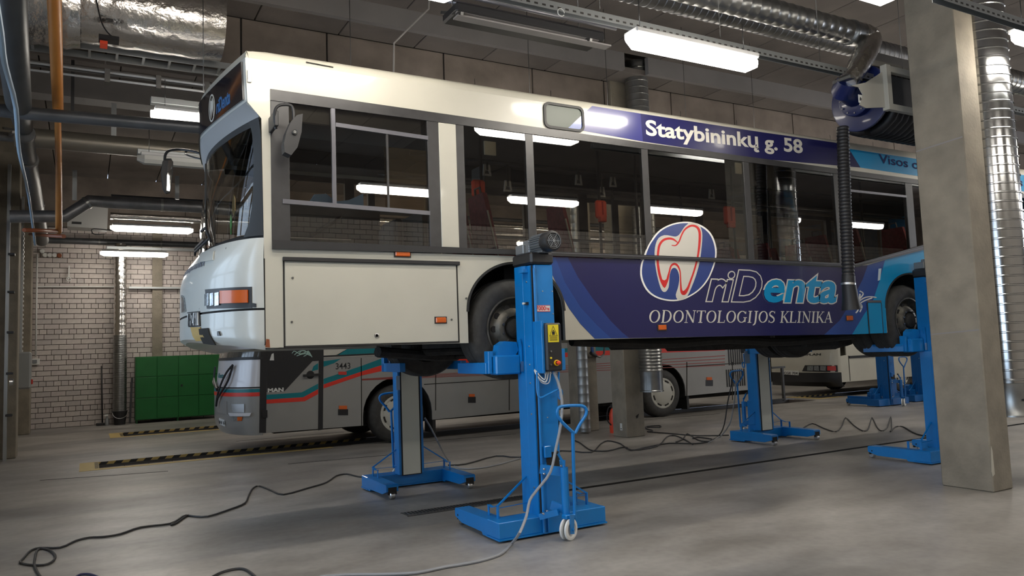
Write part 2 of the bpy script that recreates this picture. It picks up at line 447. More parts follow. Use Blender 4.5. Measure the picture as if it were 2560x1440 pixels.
# ---- left wall with glazed sectional doors ----
b = MB(); DO = [(-3.3, .3), (1.4, 5.0), (6.4, 10.0), (12.1, 15.7)]
ye = [YN] + [v for d in DO for v in d] + [YB+.2]
for i in range(0, len(ye), 2): b.box(XL-.25, XL, ye[i], ye[i+1], 0, 4.6)
b.box(XL-.25, XL, YN, YB+.2, 4.6, ZC)
wl = struct(b.build('wall_left', conc))
for i, (y0, y1) in enumerate(DO):
    b = MB()
    for k in range(5): b.box(XL-.20, XL-.12, y0, y1, k*.92, k*.92+.07)
    for k in range(5): yy = y0+(y1-y0-.07)*k/4; b.box(XL-.20, XL-.12, yy, yy+.07, 0, 4.6)
    b.box(XL-.19, XL-.13, y0, y1, 0, .92)
    d = b.build('door_%d' % (i+1), boxgrey); struct(d)
    MB().box(XL-.165, XL-.16, y0, y1, .92, 4.6).build('glass_pane', GLF, d)
# ---- near wall (behind the camera) and right wall ----
wn = struct(MB().box(XL-.25, XR, YN-.2, YN-.03, 0, ZC).build('wall_near', mortar)); wn['label'] = 'block wall behind the viewpoint, light painted into its colour, mirrored in the bus windows'
b = MB(); z = 0.0; row = 0
while z+RH < 5.3:
    L_ = BL/2 if row % 5 == 3 else BL; x = XL-(.17 if row % 2 else 0)
    while x < 30:
        x0 = max(x, XL)+G/2; x1 = x+L_-G/2
        if x1-x0 > .04:
            b.m = random.choice((0, 0, 1, 2)); z0 = z+G/2; z1 = z+RH-G/2
            b.add([(x1, YN, z0), (x0, YN, z0), (x0, YN, z1), (x1, YN, z1), (x1, YN-.03, z0), (x0, YN-.03, z0), (x0, YN-.03, z1), (x1, YN-.03, z1)], [(0, 1, 2, 3), (3, 2, 6, 7), (0, 4, 5, 1), (0, 3, 7, 4), (1, 5, 6, 2)])
        x += L_
    z += RH; row += 1
b.build('brick_field', nearbricks, wn, kind='stuff')
MB().box(XL, XR, YN-.05, YN+.02, 5.3, ZC).build('concrete_band', concd, wn)
struct(MB().box(XR, XR+.2, YN, YB+.2, 0, ZC).build('wall_right', conc))

# ================= PILLARS =================
def pillar(x0, x1, y0, y1, z1, label, m_=conc, group=None):
    o = MB().box(x0, x1, y0, y1, 0, z1, .012).build('concrete_pillar', m_); return tag(o, label, 'pillar', group)
pnear = pillar(7.915, 8.27, 4.42, 4.95, ZC, 'wide rough concrete pillar standing nearest, at the right in front of the raised bus')
for z, m_ in ((3.62, lightbeam), (1.62, lightbeam), (.72, conc)): MB().poly([(4.43, z), (4.94, z-.03), (4.94, z-.018), (4.43, z+.014)], lambda u, v, w: (7.915-w, u, v), .002).build('form_seam', m_, pnear)
MB().poly([(.10, .0), (.135, .02), (.13, .25), (.115, .30), (.105, .22), (.085, .05)], lambda u, v, w: (7.82+u, 4.42-w, v+.16), .002).build('chipped_edge', mat('chip_pale', (.5, .47, .4), .8), pnear)
p1 = pillar(8.19, 8.59, 10.68, 11.08, ZC, 'concrete pillar with a small white label near its foot, behind the raised bus')
MB().box(8.183, 8.189, 10.80, 10.86, .12, .24).build('label', whitepl, p1, label='small white notice with dark lettering')
MB().box(8.181, 8.183, 10.815, 10.845, .14, .155).build('lettering', blackpl, p1)
b = MB().poly([(8.40, .36), (8.47, .40), (8.44, .33), (8.41, .32)], lambda u, v, w: (u, 10.679-w, v), .003); b.build('chipped_patch', joint, p1)
p2 = pillar(8.17, 8.57, 12.02, 12.42, ZC, 'concrete pillar carrying an air valve, standing behind the labelled pillar')
pillar(18.1, 18.5, 10.68, 11.08, ZC, 'distant concrete pillar further along the bay behind the bus')
col = pillar(-1.44, -1.06, 16.2, 16.6, ZC, 'dark concrete pillar between the doors at the left edge')
col2 = pillar(-1.44, -1.15, 21.6, 22.1, ZC, 'narrow concrete pillar near the far left corner')

# ================= SUSPENDED LIGHTS =================
def batten(lit=True):
    t = thing('batten_light', 'lit', 'light')
    b = MB(); P = [(0, -.10, .03), (0, .10, .03)]
    b.box(.04, 1.53, -.095, .095, .035, .085, .01); b.build('housing', lampbody, t)
    # faceted diffuser tapering at both ends
    rows = []
    for x, s in ((0, .35), (.09, 1), (1.48, 1), (1.57, .35)):
        rows.append([(x, y*s, .035-(.035-zz)*(.4+.6*s)) for y, zz in ((-.09, .035), (-.088, -.02), (-.055, -.07), (.055, -.07), (.088, -.02), (.09, .035))])
    d = MB().grid(rows, closed=True, smooth=False)
    d.add(rows[0], [(0, 1, 2, 3, 4, 5)]); d.add(rows[3], [(5, 4, 3, 2, 1, 0)])
    d.build('diffuser', lampglow if lit else lampoff, t)
    w = MB()
    for x in (.15, 1.42): w.cyl((x, 0, .08), (x, 0, .42), .004, n=5)
    w.build('suspension', darksteel, t)
    return t
ORD = ('first', 'second', 'third', 'fourth', 'fifth', 'sixth')
lampA = batten(); lampU = batten(False); used = [False, False]
def lamp(x, y, z, label, lit=True, group=None):
    k = 0 if lit else 1; src = lampA if lit else lampU
    o = copy_tree(src) if used[k] else src
    used[k] = True; o.location = (x, y, z); o['label'] = label; o['category'] = 'light'
    if group: o['group'] = group
    return o
lamp(4.10, 5.08, 4.27, 'large bright batten light hanging above the raised bus side, nearest in view')
lamp(.92, 5.12, 4.36, 'batten light just above the frame, over the front end of the raised bus')
lamp(.2, 3.95, 4.45, 'batten light above the camera side lane, out of the frame at top left')
for i, (x, y) in enumerate(((.7, 0), (3.95, 0), (6.85, 0), (10.1, 0), (13.2, 0), (16.3, 0))): lamp(x, y, 4.4, ORD[i]+' batten from the left over the viewpoint lane, mirrored in the bus windows', group='battens over the viewpoint lane')
lamp(4.30, 3.76, 4.42, 'batten light cut by the top edge, left of the nearest concrete pillar')
lamp(8.2, 3.98, 4.60, 'batten light cut by the right edge, beside the tall spiral duct')
for i, x in enumerate((12.5, 17)): lamp(x, 5.0, 4.4, ORD[i]+' lit batten right of the tall spiral duct in the near row', group='near row battens')
lamp(.62, 9.28, 4.40, 'lit batten light left of the display on the raised bus, below a cable tray')
for i, x in enumerate((4.6, 8.4, 12.1, 15.8, 19.5)): lamp(x, 9.3, 5.0, ORD[i]+' batten from the left in the row hidden right behind the raised bus', group='battens behind the bus')
lamp(.60, 11.50, 4.42, 'unlit batten fitting behind the far door mirror of the raised bus', lit=False)
for i, x in enumerate((18.6, 22.6)): lamp(x, 12.0, 4.40, ORD[i]+' lit batten over the coach lane beyond the rear bus windows', group='coach lane battens')
lamp(.42, 17.39, 4.38, 'lit batten light hanging below the silver pipes at left')
for i, x in enumerate((5.2, 10, 15.7, 21)): lamp(x, 17.4, 4.40, ORD[i]+' batten from the left over the third lane, behind the bus', group='third lane battens')
lamp(.30, 21.66, 4.40, 'lit batten light in front of the duct on the far block wall')
for i, x in enumerate((8, 16)): lamp(x, 21.7, 4.42, ORD[i]+' lit batten close to the far block wall, behind the bus', group='far wall battens')

# radiant heater at top
t = thing('radiant_heater', 'long dark radiant heater with pale reflector under the ceiling, above the raised bus', 'heater', (3.0, 6.2, 4.8))
a0 = PZ(1142, 28, 4.85); a1 = PZ(1500, 98, 4.85); yy = (a0.y+a1.y)/2
b = MB().poly([(0, 0), (.05, .0), (.05, .01), (.012, .012)], lambda u, v, w: (a0.x+w, yy+u, 4.84+v), a1.x-a0.x)
b.box(a0.x, a1.x+.15, yy-.01, yy+.10, 4.80, 4.815); b.build('reflector', lightbeam, t)
b = MB().box(a0.x, a1.x+.1, yy+.02, yy+.36, 4.86, 4.96, .02); b.build('hood', blackpl, t)
b = MB(); b.cyl((a0.x, yy-.04, 4.99), (a1.x+.2, yy-.04, 4.99), .022, n=8); b.cyl((a0.x, yy+.2, 5.03), (a1.x+.2, yy+.2, 5.03), .022, n=8); b.build('pipe', greyframe, t)
b = MB()
for x in (a0.x+.02, a1.x-.15): b.bar((x, yy-.06, 4.8), (x, yy+.4, 5.0), .03); b.cyl((x, yy+.15, 4.95), (x, yy+.15, ZC), .005, n=5)
b.build('bracket', darksteel, t)

# ================= RAILS, TRAYS, PIPES =================
def channel(name, a, b_, w, h, label, m_=traymat, slot=.08, cat='rail'):
    a = Vector(a); b_ = Vector(b_); t = thing(name, label, cat, a); d = (b_-a); L = d.length; d.normalize(); s = d.cross(Vector((0, 0, 1))).normalized()
    # perforated C profile: two long webs and a slotted face
    c = MB(); c.bar(a+Vector((0, 0, h/2)), b_+Vector((0, 0, h/2)), w, .004); c.bar(a-s*w/2, b_-s*w/2, .004, h); c.bar(a+s*w/2, b_+s*w/2, .004, h); c.build('channel', m_, t)
    q = MB(); x = .05
    while x < L-.05:
        p = a+d*x; q.bar(p+s*(w/2+.003)-Vector((0, 0, h*.15)), p+d*slot*.45+s*(w/2+.003)-Vector((0, 0, h*.15)), .002, h*.22); x += slot
    q.build('slot_row', joint, t, kind='stuff')
    x = .4
    while x < L: p = a+d*x; MB().cyl(p+Vector((0, 0, h/2)), (p.x, p.y, ZC), .004, n=4).build('hanger', darksteel, t); x += 1.5
    return t
c0 = PZ(1300, 4, 4.62); c1 = PZ(2300, 178, 4.62); yy = 5.45
channel('strut_rail', (2.2, yy, 4.60), (12.5, yy, 4.60), .075, .075, 'slotted galvanised rail running along above the large nearest batten light')
sr = PY(2470, 34, 3.6); channel('strut_rail', (PY(2340, -10, 3.6).x, 3.6, sr.z), (16, 3.6, sr.z), .07, .07, 'slotted galvanised rail crossing in front of the tall spiral duct at the top right')
b = MB().tube([(3.63+.035*math.cos(a), yy-.06, 4.54+.035*math.sin(a)) for a in [k*PI/6 for k in range(12)]], .004, 6); tag(b.build('cable_ring', whitepl), 'small white cable ring hanging under the slotted rail', 'ring')
# ladder tray at the far side of the beam
t = thing('cable_ladder', 'cable ladder tray running under the ceiling behind the foil-wrapped duct', 'cable tray', (-.6, 10.3, 5.5))
b = MB().box(-1.3, 14, 10.28, 10.31, 5.42, 5.5); b.box(-1.3, 14, 10.58, 10.61, 5.42, 5.5); b.build('side_rail', traymat, t)
x = -1.2
rm = MB().box(0, .03, 10.30, 10.59, 5.43, 5.455).mesh('rung', traymat, t.location)
while x < 3.2: o = bpy.data.objects.new('rung', rm); COL.objects.link(o); o.parent = t; o.location = (x, 0, 0); x += .3
t2 = thing('conduit_pair', 'pair of thin white conduits on brackets running along below the ladder tray', 'conduit', (-.7, 10.5, 5.1))
for z in (5.22, 5.13): MB().cyl((-.62, 10.45, z), (9, 10.45, z), .016, n=8).build('tube', mat('conduit_pvc', (.55, .55, .55), .35), t2)
MB().box(-.66, 9, 10.50, 10.53, 5.2, 5.27).build('backing_rail', darksteel, t2)
for k in range(6): MB().box(-.4+k*.58, -.34+k*.58, 10.42, 10.54, 5.09, 5.26).build('bracket', darksteel, t2)
def pipe(name, pts, r, m_, label, cat='pipe', n=14, k=0, rings=None, ringm=None):
    P = smooth_path(pts, k) if k else [Vector(p) for p in pts]
    t = thing(name, label, cat, P[0]); MB().tube(P, r, n).build('pipe', m_, t)
    q = MB(); any_ = False
    if rings:
        acc = 0
        for i in range(1, len(P)):
            d = P[i]-P[i-1]; L = d.length; x = rings-acc
            while x < L:
                c = P[i-1]+d*(x/L); MB().cyl(c-d/L*.02, c+d/L*.02, r*1.06, n=n).build('clamp_band', ringm or steel, t); x += rings
            acc = (acc+L) % rings
    return t
pipe('dark_pipe', [PY(-40, 272, 9.0), PY(75, 284, 9.0), PY(500, 320, 9.0), PY(700, 341, 9.0)], .067, pipegrey, 'thick dark grey pipe running level behind the left end of the bus', rings=3.1, ringm=darksteel)
pipe('clad_pipe', [PY(25, 541, 14.9), PY(163, 541, 14.9), PY(225, 502, 14.9), PY(275, 506, 14.9), PY(500, 518, 14.9), PY(900, 560, 14.9)], .105, galvdark, 'grey metal-clad pipe with a double bend, crossing the left side above the block wall', rings=1.2, ringm=galv)
gp = thing('orange_pipe', 'orange painted gas pipe running away overhead at the left and dropping to the wall', 'pipe', PX(135, 0, -.33))
b = MB().tube([PX(126, -260, -.27), PX(133, -60, -.27), PX(138, 60, -.27), PX(145, 276, -.28)], [.060, .060, .058, .052], 14); b.build('pipe', gaspipe, gp)
b = MB().tube([PX(144, 276, -.28), PX(147, 430, -.34), PX(147, 578, -.40)], [.032, .040, .05], 12); b.build('lower_pipe', gaspipe, gp)
b = MB().tube([PX(147, 578, -.40), PX(60, 575, -.8)], .03, 8); b.tube([PX(75, 586, -1.0), PX(160, 591, -.3)], .03, 8); b.build('branch', redbrown, gp)
dp = thing('soil_pipe', 'large dark lagged pipe running back along the left wall above the doors', 'pipe', PX(40, 0, -1.0))
P = [PX(16, -330, -.55), PX(22, -60, -.55), PX(32, 120, -.56), PX(45, 250, -.60), PX(62, 330, -.65), PX(85, 480, -.80), PX(104, 600, -.87)]
b = MB().tube(P, [.12, .12, .12, .115, .088, .12, .14], 16); b.build('pipe', mat('black_lagging', (.03, .033, .036), .45, noise=.3), dp)
for (x, y) in ((64, 335), (74, 400), (90, 510), (56, 275)):
    b = MB()
    c = PX(x, y, -.62-max(0, y-330)*.0011); b.cyl(c-Vector((0, .04, 0)), c+Vector((0, .04, 0)), .10+max(0, y-330)*.00022, n=16)
    b.build('clamp_band', darksteel, dp)
P = smooth_path([PX(-20, -60, -.46), PX(2, 80, -.46), PX(12, 160, -.47), PX(40, 270, -.50), PX(48, 380, -.6), PX(72, 490, -.72), PX(88, 612, -.80)], 3)
tag(MB().tube(P, .018, 8).build('cable_bundle', mat('blue_grey_cable', (.20, .28, .36), .5)), 'blue grey cable bundle hanging along the left wall in front of the dark pipe', 'cable')
b = MB()
for (x0, y0, x1, y1) in ((-10, 262, 62, 270), (8, 320, 68, 330), (8, 345, 34, 330)): b.bar(PX(x0, y0, -1.2), PX(x1, y1, -.9), .035)
tag(b.build('wall_bracket', darksteel), 'steel brackets tying the dark pipe to the left wall', 'bracket')
# silver pipe pair behind the lit batten
t = thing('silver_pipes', 'two shiny foil-clad pipes running side by side above the third-lane batten', 'pipe', (.4, 17.0, 4.6))
MB().tube([(.42, 17.0, 4.78), (16, 17.0, 4.78)], .06, 12).build('pipe', foil, t); MB().tube([(.42, 17.3, 4.60), (16, 17.3, 4.60)], .075, 12).build('pipe', foil, t)
MB().tube([(.42, 16.9, 4.92), (16, 16.9, 4.92)], .05, 12).build('pipe', pipegrey, t)
# heater box
o_ = PY(170, 573, 19)
t = thing('unit_heater', 'grey boxed air heater with a small dark plate, hung above the block wall', 'heater', (.0, 19, 4.6))
b = MB().poly([(-.37, 4.62), (.40, 4.60), (.42, 5.25), (.05, 5.25), (-.37, 4.95)], lambda u, v, w: (u, 19-w, v), -.5); b.build('casing', boxgrey, t)
MB().box(-.28, -.10, 18.985, 19, 4.68, 4.73).build('name_plate', blackpl, t, label='small dark plate with worn lettering')
q = smooth_path([PY(290, 578, 19), PY(235, 572, 19), PY(230, 580, 19), PY(238, 586, 19), PY(262, 585, 19)], 3); MB().tube(q, .012, 6).build('cable', blackpl, t)
# vertical hanger strips
for i, (x, y0, y1, Y, l) in enumerate(((285, 258, 368, 12.6, 'perforated steel hanger strip behind the dark level pipe'), (187, 425, 500, 15.0, 'perforated steel hanger strip above the double bend in the clad pipe'), (443, 440, 498, 15.0, 'perforated steel hanger strip behind the far mirror of the bus'))):
    a = PY(x, y0, Y); c = PY(x, y1, Y); tag(MB().box(a.x-.035, a.x+.035, Y, Y+.035, c.z, a.z).build('hanger_strip', traymat), l, 'bracket')
a = PY(182, 176, 11.6); c = PY(182, 276, 11.6); tag(MB().box(a.x-.02, a.x+.02, 11.6, 11.63, c.z, a.z+.2).build('drop_rod', blackpl), 'black drop rod behind the pair of white conduits', 'rod')
# cable trays beside fixtures
for (x0, y, z, x1, l) in ((.64, 9.55, 4.62, 4.2, 'shallow metal tray above the batten beside the bus display'), (.62, 11.75, 4.55, 6.5, 'shallow metal tray above the unlit batten'), (.45, 22.3, 4.60, 9, 'white tray above the batten on the far wall')):
    tag(MB().box(x0, x1, y, y+.12, z, z+.075, .005).build('cable_tray', traymat), l, 'cable tray')
# long pipes in the far zone
pipe('flue_pipe', [(-1.2, 13.4, 5.05), (9, 13.4, 5.05)], .07, galvdark, 'dull level pipe above the double-bend pipe at left', rings=2.0)
pipe('wide_level_duct', [(-.9, 12.6, 4.86), (12, 12.6, 4.86)], .14, mat('brown_duct', (.22, .20, .17), .4, .6), 'wide brownish level duct behind the unlit batten')
pipe('wall_pipe', [(-1.2, 22.9, 4.86), (22, 22.9, 4.86)], .085, pipegrey, 'dark level pipe fixed along the top of the block wall', rings=1.5, ringm=darksteel)
pipe('wall_conduit', [PY(95, 717, 23.13), PY(286, 717, 23.13)], .018, whitepl, 'thin white conduit run level across the block wall left of the duct', 'conduit')
t = thing('wall_conduit', 'metal trunking run level across the block wall right of the duct', 'conduit', PY(322, 719, 23.1))
a = PY(322, 719, 23.1); c = PY(460, 722, 23.1); MB().box(a.x, c.x+2, 23.02, 23.14, a.z-.03, a.z+.02).build('trunking', traymat, t)
a = PY(93, 635, 23.13); c = PY(92, 902, 23.13)
t = thing('wall_socket', 'white wall box with a grey switch fed by a vertical conduit at far left', 'socket', (a.x, 23.1, c.z))
MB().cyl(a, (a.x, 23.13, c.z+.1), .02, n=8).build('conduit', whitepl, t)
a = PY(75, 897, 23.1); c = PY(99, 912, 23.1); MB().box(a.x, c.x, 23.06, 23.15, c.z, a.z, .01).build('box', whitepl, t); MB().box((a.x+c.x)/2-.05, (a.x+c.x)/2+.05, 23.04, 23.06, c.z+.04, a.z-.03, .008).build('switch', motor, t)
for i, (x, y, m_, l) in enumerate(((105, 628, whitepl, 'white round junction cap above the row of four'), (112, 638, whitepl, 'white round junction cap, leftmost of the row'), (124, 638, whitepl, 'white round junction cap, second in the row'), (136, 638, whitepl, 'white round junction cap, third in the row'), (148, 639, redbrown, 'dark red round junction cap at the right end of the row'))):
    a = PY(x, y, 23.15); tag(MB().lathe([(0, .06), (.045, .06), (.06, .04), (.06, 0)], a, (0, -1, 0), 14).build('junction_cap', m_), l, 'junction box')
a = PY(173, 664, 23.1); c = PY(172, 698, 23.1); t = thing('wall_hook', 'small pale handle hanging on the block wall above the conduit', 'hook', c)
MB().bar(a, c, .03, .03, (0, 1, 0)).build('handle', whitepl, t); MB().tube([c+Vector((.05*math.cos(k*PI/6), -.02, .05*math.sin(k*PI/6))) for k in range(13)], .012, 6).build('loop', whitepl, t)

# door operator box and rails on the left
t = thing('door_operator', 'grey rounded door operator box on the left pillar with a long toothed rail above', 'door operator', PX(58, 980, -1.1))
ob = PX(58, 925, -1.1)
MB().box(-1.2, -.96, ob.y-.16, ob.y+.16, PX(58, 972, -1.1).z, PX(58, 880, -1.1).z, .03).build('casing', mat('operator_grey', (.26, .27, .27), .4), t)
MB().box(-.98, -.93, ob.y-.04, ob.y+.04, PX(66, 963, -1.0).z, PX(66, 963, -1.0).z+.1, .01).build('knob', redlens, t)
ra = PX(52, 880, -1.12); rb_ = PX(54, 560, -1.12)
b = MB().box(-1.14, -1.10, ra.y-.06, ra.y+.06, ra.z, rb_.z+.6); b.build('rail', traymat, t)
b = MB(); z = ra.z
while z < rb_.z: b.box(-1.10, -1.085, ra.y-.05, ra.y+.05, z, z+.04); z += .09
b.build('rail_teeth', whitepl, t, kind='stuff')
t = thing('door_track', 'vertical steel door track with roller brackets at the far left edge', 'door track', PX(10, 1170, -1.2))
a = PX(12, 1165, -1.2); b = MB().box(-1.23, -1.18, a.y-.05, a.y+.05, 0, 5.2); b.build('track', traymat, t)
for y in (610, 715, 825, 935, 1045):
    c = PX(12, y, -1.15); MB().box(-1.2, -1.1, a.y-.09, a.y+.09, c.z-.02, c.z+.02, .005).build('roller_bracket', blackpl, t)
c = PX(24, 955, -1.05); MB().lathe([(0, .06), (.05, .05), (.06, 0)], c, (1, 0, 0), 12).build('lock_knob', steel, t)

# ================= DUCTS =================
t = thing('foil_duct', 'large foil-wrapped duct hanging at the top left behind the orange pipe', 'duct', (-.8, 7.4, 4.6))
K = 9.9/7.42; fz0 = 1.6+3.18*K
b = MB(); prof = [(.34*K, 0), (.35*K, .02)] + [(.35*K+.006*math.sin(i*2.1), .05+i*.125) for i in range(12)] + [(.34*K, 1.60), (.0, 1.60)]
b.lathe(prof, (-.13, 9.9, fz0), (1, 0, 0), 40); b.build('wrapped_end', foil, t, label='smooth foil-wrapped length with a taped end')
b = MB(); prof = [(.0, 0), (.385*K, 0)] + [(.385*K+.012*math.sin(i*2.7), .03+i*.07) for i in range(19)] + [(.37*K, 1.36)]
b.lathe(prof, (-1.44, 9.9, fz0-.05), (1, 0, 0), 40); b.build('wrapped_collar', foil, t, label='crumpled wider foil wrapping')
a = PY(257, 92, 9.36); c = PY(278, 97, 9.36); MB().box(a.x-.04, c.x+.08, 9.36, 9.5, a.z-.02, a.z+.03).build('tag_plate', blackpl, t)
a = PY(250, 100, 9.34); c = PY(269, 110, 9.34); MB().box(a.x, c.x, 9.34, 9.5, c.z, a.z).build('red_tag', redpl, t)
MB().box(.2, .24, 9.6, 10.2, fz0+.3, ZC).build('hanger', darksteel, t)
P = smooth_path([PY(240, -5, 9.38), PY(252, 50, 9.38), PY(268, 80, 9.38), PY(293, 101, 9.38)], 4); MB().tube(P, .008, 6).build('cable', blackpl, t)
def spiral(name, segs, r, label, m_=galv, pitch=.11, n=28, lip=.008, loc=None, collar=None):
    t = thing(name, label, 'duct', loc or segs[0][0])
    for a, c in segs: spiral_duct(MB(), a, c, r, pitch, n, lip).build('duct_section', m_, t)
    return t
# long overhead spiral duct feeding the hose reel
ze = PY(2150, 88, 5.62)
t = spiral('overhead_duct', [((3.0, 5.62, ze.z+.0), (ze.x, 5.62, ze.z))], .135, 'long shiny spiral duct overhead, ending in a flexible bend at the hose reel', pitch=.14, lip=.004, loc=(ze.x, 5.62, ze.z))
el = smooth_path([Vector((ze.x-.02, 5.62, ze.z)), Vector((ze.x+.14, 5.60, ze.z-.04)), PY(2162, 135, 5.5), PY(2142, 172, 5.45), PY(2118, 206, 5.42)], 6)
rs = [.145+.006*(i % 2)-.035*i/len(el) for i in range(len(el))]
MB().tube(el, rs, 20).build('flexible_bend', foil, t, label='crinkled foil flexible bend')
MB().lathe([(.135, 0), (.15, 0), (.15, .03), (.142, .04), (.142, .12), (.135, .13)], (ze.x-.2, 5.62, ze.z), (1, 0, 0), 28).build('collar', galv, t)
b = MB()
for x in (4.2, 6.4): b.cyl((x, 5.62, ze.z+.14), (x, 5.62, ZC), .006, n=5)
b.build('hanger', darksteel, t)
spiral('overhead_duct', [((3.2, 6.75, 5.75), (13, 6.75, 5.75))], .15, 'second dull overhead duct running just behind the long shiny one', galvdark)
# tall duct in front right
t = spiral('tall_duct', [((8.72, 4.62, 1.05), (8.72, 4.62, ZC-.02))], .275, 'tall wide spiral duct standing open-ended right of the nearest pillar', mat('polished_galvanised', (.55, .56, .57), .17, 1.0), pitch=.10, n=40, lip=.009)
MB().lathe([(.27, 0), (.285, .0), (.285, .02), (.278, .03), (.278, .33), (.284, .35), (.27, .36)], (8.72, 4.62, .70), (0, 0, 1), 40).build('end_collar', galv, t)
MB().lathe([(.012, 0), (.012, .02), (0, .02)], (8.55, 4.40, .88), (-.6, -.8, 0), 8).build('screw', blackpl, t)
# vertical duct beside the rear pillar, with loose flexible lower end
t = spiral('pillar_duct', [((8.60, 10.45, 2.4), (8.60, 10.45, ZC))], .20, 'vertical spiral duct beside the rear pillar, ending loose above the floor', galv, pitch=.12, n=24)
pt, rs = corrug(straight((8.60, 10.45, 2.42), (8.60, 10.45, 1.12), .028), .19, .018); MB().tube(pt, rs, 24).build('flexible_section', galv, t)
MB().lathe([(.19, 0), (.205, 0), (.205, .02), (.195, .03), (.195, .34), (.20, .36)], (8.60, 10.45, .78), (0, 0, 1), 24).build('end_collar', galv, t)
spiral('thin_duct', [((8.12, 12.0-.15, .03), (8.12, 11.85, 4.5))], .105, 'thin spiral duct standing on the floor left of the pillar with the air valve', galvmatt, pitch=.16, n=20, lip=.003)
rd = PY(2208, 150, 8.6)
t = spiral('rear_duct', [((rd.x, 8.6, rd.z), (rd.x, 8.6, ZC)), ((rd.x+.1, 8.6, rd.z-.02), (rd.x+4, 8.6, rd.z-.02))], .17, 'dark elbowed duct behind the hose reel', galvdark)
spiral('far_right_duct', [((10.4, 5.6, 5.1), (16, 5.6, 5.1))], .15, 'ridged duct beyond the tall spiral duct at upper right', galv)
# wall duct with bucket
t = spiral('wall_duct', [((.80, 22.75, .33), (.80, 22.75, 2.35))], .16, 'flexible foil duct hanging down the far wall into a black bucket', galv, pitch=.06, n=20, lip=.012, loc=(.8, 22.75, .3))
MB().lathe([(.16, 0)]+[(.155+.012*math.sin(i*2.3), .06+i*.06) for i in range(38)]+[(.14, 2.45)], (.80, 22.75, 2.35), (0, 0, 1), 20).build('foil_section', foil, t)
t = thing('bucket', 'black plastic bucket under the foil duct by the far wall', 'bucket', (.80, 22.7, 0))
MB().lathe([(0, .002), (.13, .002), (.18, .36), (.19, .36), (.19, .34), (.175, .34), (.13, .02), (0, .02)], (.80, 22.72, 0), (0, 0, 1), 20).build('pail', blackpl, t)
MB().tube([(.80+.18*math.cos(a), 22.53, .33-.16*math.sin(a)) for a in [k*PI/8 for k in range(9)]], .008, 6).build('handle', steel, t)
t = thing('spray_bottle', 'white spray bottle standing left of the black bucket', 'bottle', (.50, 22.7, 0))
MB().lathe([(0, 0), (.05, 0), (.05, .16), (.02, .2), (.02, .24), (0, .24)], (.5, 22.7, 0), (0, 0, 1), 12).build('bottle', motor, t); MB().box(.44, .53, 22.68, 22.72, .24, .29, .008).build('trigger', whitepl, t)
# broom
t = thing('broom', 'black broom leaning against the far block wall', 'broom', (.33, 22.9, 0))
a = PY(254, 915, 23.1); MB().tube([PY(256, 1058, 22.9), a], .018, 8).build('handle', blackpl, t)
c = PY(240, 1066, 22.88); d = PY(270, 1063, 22.88); MB().box(c.x, d.x, 22.82, 22.92, .0, .07, .01).build('head', blackpl, t)
a = PY(330, 945, 23.1); c = PY(325, 1052, 22.9); tag(MB().bar((c.x, 22.95, 0.002), (a.x, 23.12, a.z), .05, .05).build('dark_pole', blackpl), 'dark pole leaning between the foil duct and the green cabinet', 'pole')
# green cabinet 4 x 3 doors
t = thing('green_cabinet', 'long green steel cabinet with twelve square doors against the far wall', 'cabinet', (2.2, 22.9, 0))
MB().box(1.16, 3.26, 22.58, 23.08, .09, 1.76).build('body', green, t)
b = MB()
for x in (1.2, 2.2, 3.2): b.box(x-.02, x+.02, 22.66, 22.70, 0, .09); b.box(x-.02, x+.02, 23.0, 23.04, 0, .09)
b.build('foot', green, t)
xd = [1.17, 1.68, 2.21, 2.72, 3.25]; zd = [.10, .66, 1.22, 1.75]
for i in range(4):
    for j in range(3):
        d = MB().box(xd[i]+.008, xd[i+1]-.008, 22.56, 22.58, zd[j]+.008, zd[j+1]-.008, .004).build('door', green, t)
        MB().cyl(((xd[i]+.06), 22.56, zd[j]+.28), (xd[i]+.06, 22.545, zd[j]+.28), .014, n=8).build('lock', blackpl if (i, j) == (2, 1) else green, d)
b = MB().box(2.28, 2.31, 22.54, 22.56, .92, .98); b.build('padlock', blackpl, t)

# air valve and extinguisher on/behind the pillars
t = thing('air_valve', 'dark air valve with blue handle on a pipe fixed to the pillar', 'valve', (8.2, 11.98, 1.4))
a = PY(1490, 890, 11.98); c = PY(1478, 882, 11.95)
MB().tube([PY(1512, 858, 12.0), PY(1510, 885, 12.0), PY(1500, 893, 11.98), a], .018, 8).build('pipe', darksteel, t)
MB().cyl(c+Vector((-.03, -.03, 0)), a, .035, n=10).build('body', blackpl, t); MB().box(c.x-.02, c.x+.03, 11.9, 11.94, c.z, c.z+.11, .005).build('handle', mat('valve_blue', (.02, .07, .25), .4), t)
t = thing('fire_extinguisher', 'red fire extinguisher standing between the two rear pillars', 'fire extinguisher', PZ(1526, 1082))
a = PZ(1535, 1082); ez = PY(1526, 1020, a.y).z
MB().lathe([(0, 0), (.07, 0), (.075, .02), (.075, ez-.12), (.05, ez-.04), (.02, ez), (0, ez)], a, (0, 0, 1), 16).build('cylinder', redpl, t)
MB().box(a.x-.05, a.x+.05, a.y-.03, a.y+.03, ez, ez+.06, .01).build('valve_head', blackpl, t)
MB().box(a.x-.045, a.x+.045, a.y-.083, a.y-.074, .15, .34).build('label', whitepl, t)
MB().tube(smooth_path([(a.x, a.y, ez+.03), (a.x-.12, a.y-.02, ez), (a.x-.16, a.y-.03, ez-.2), (a.x-.10, a.y-.06, .15)], 4), .012, 6).build('hose', blackpl, t)
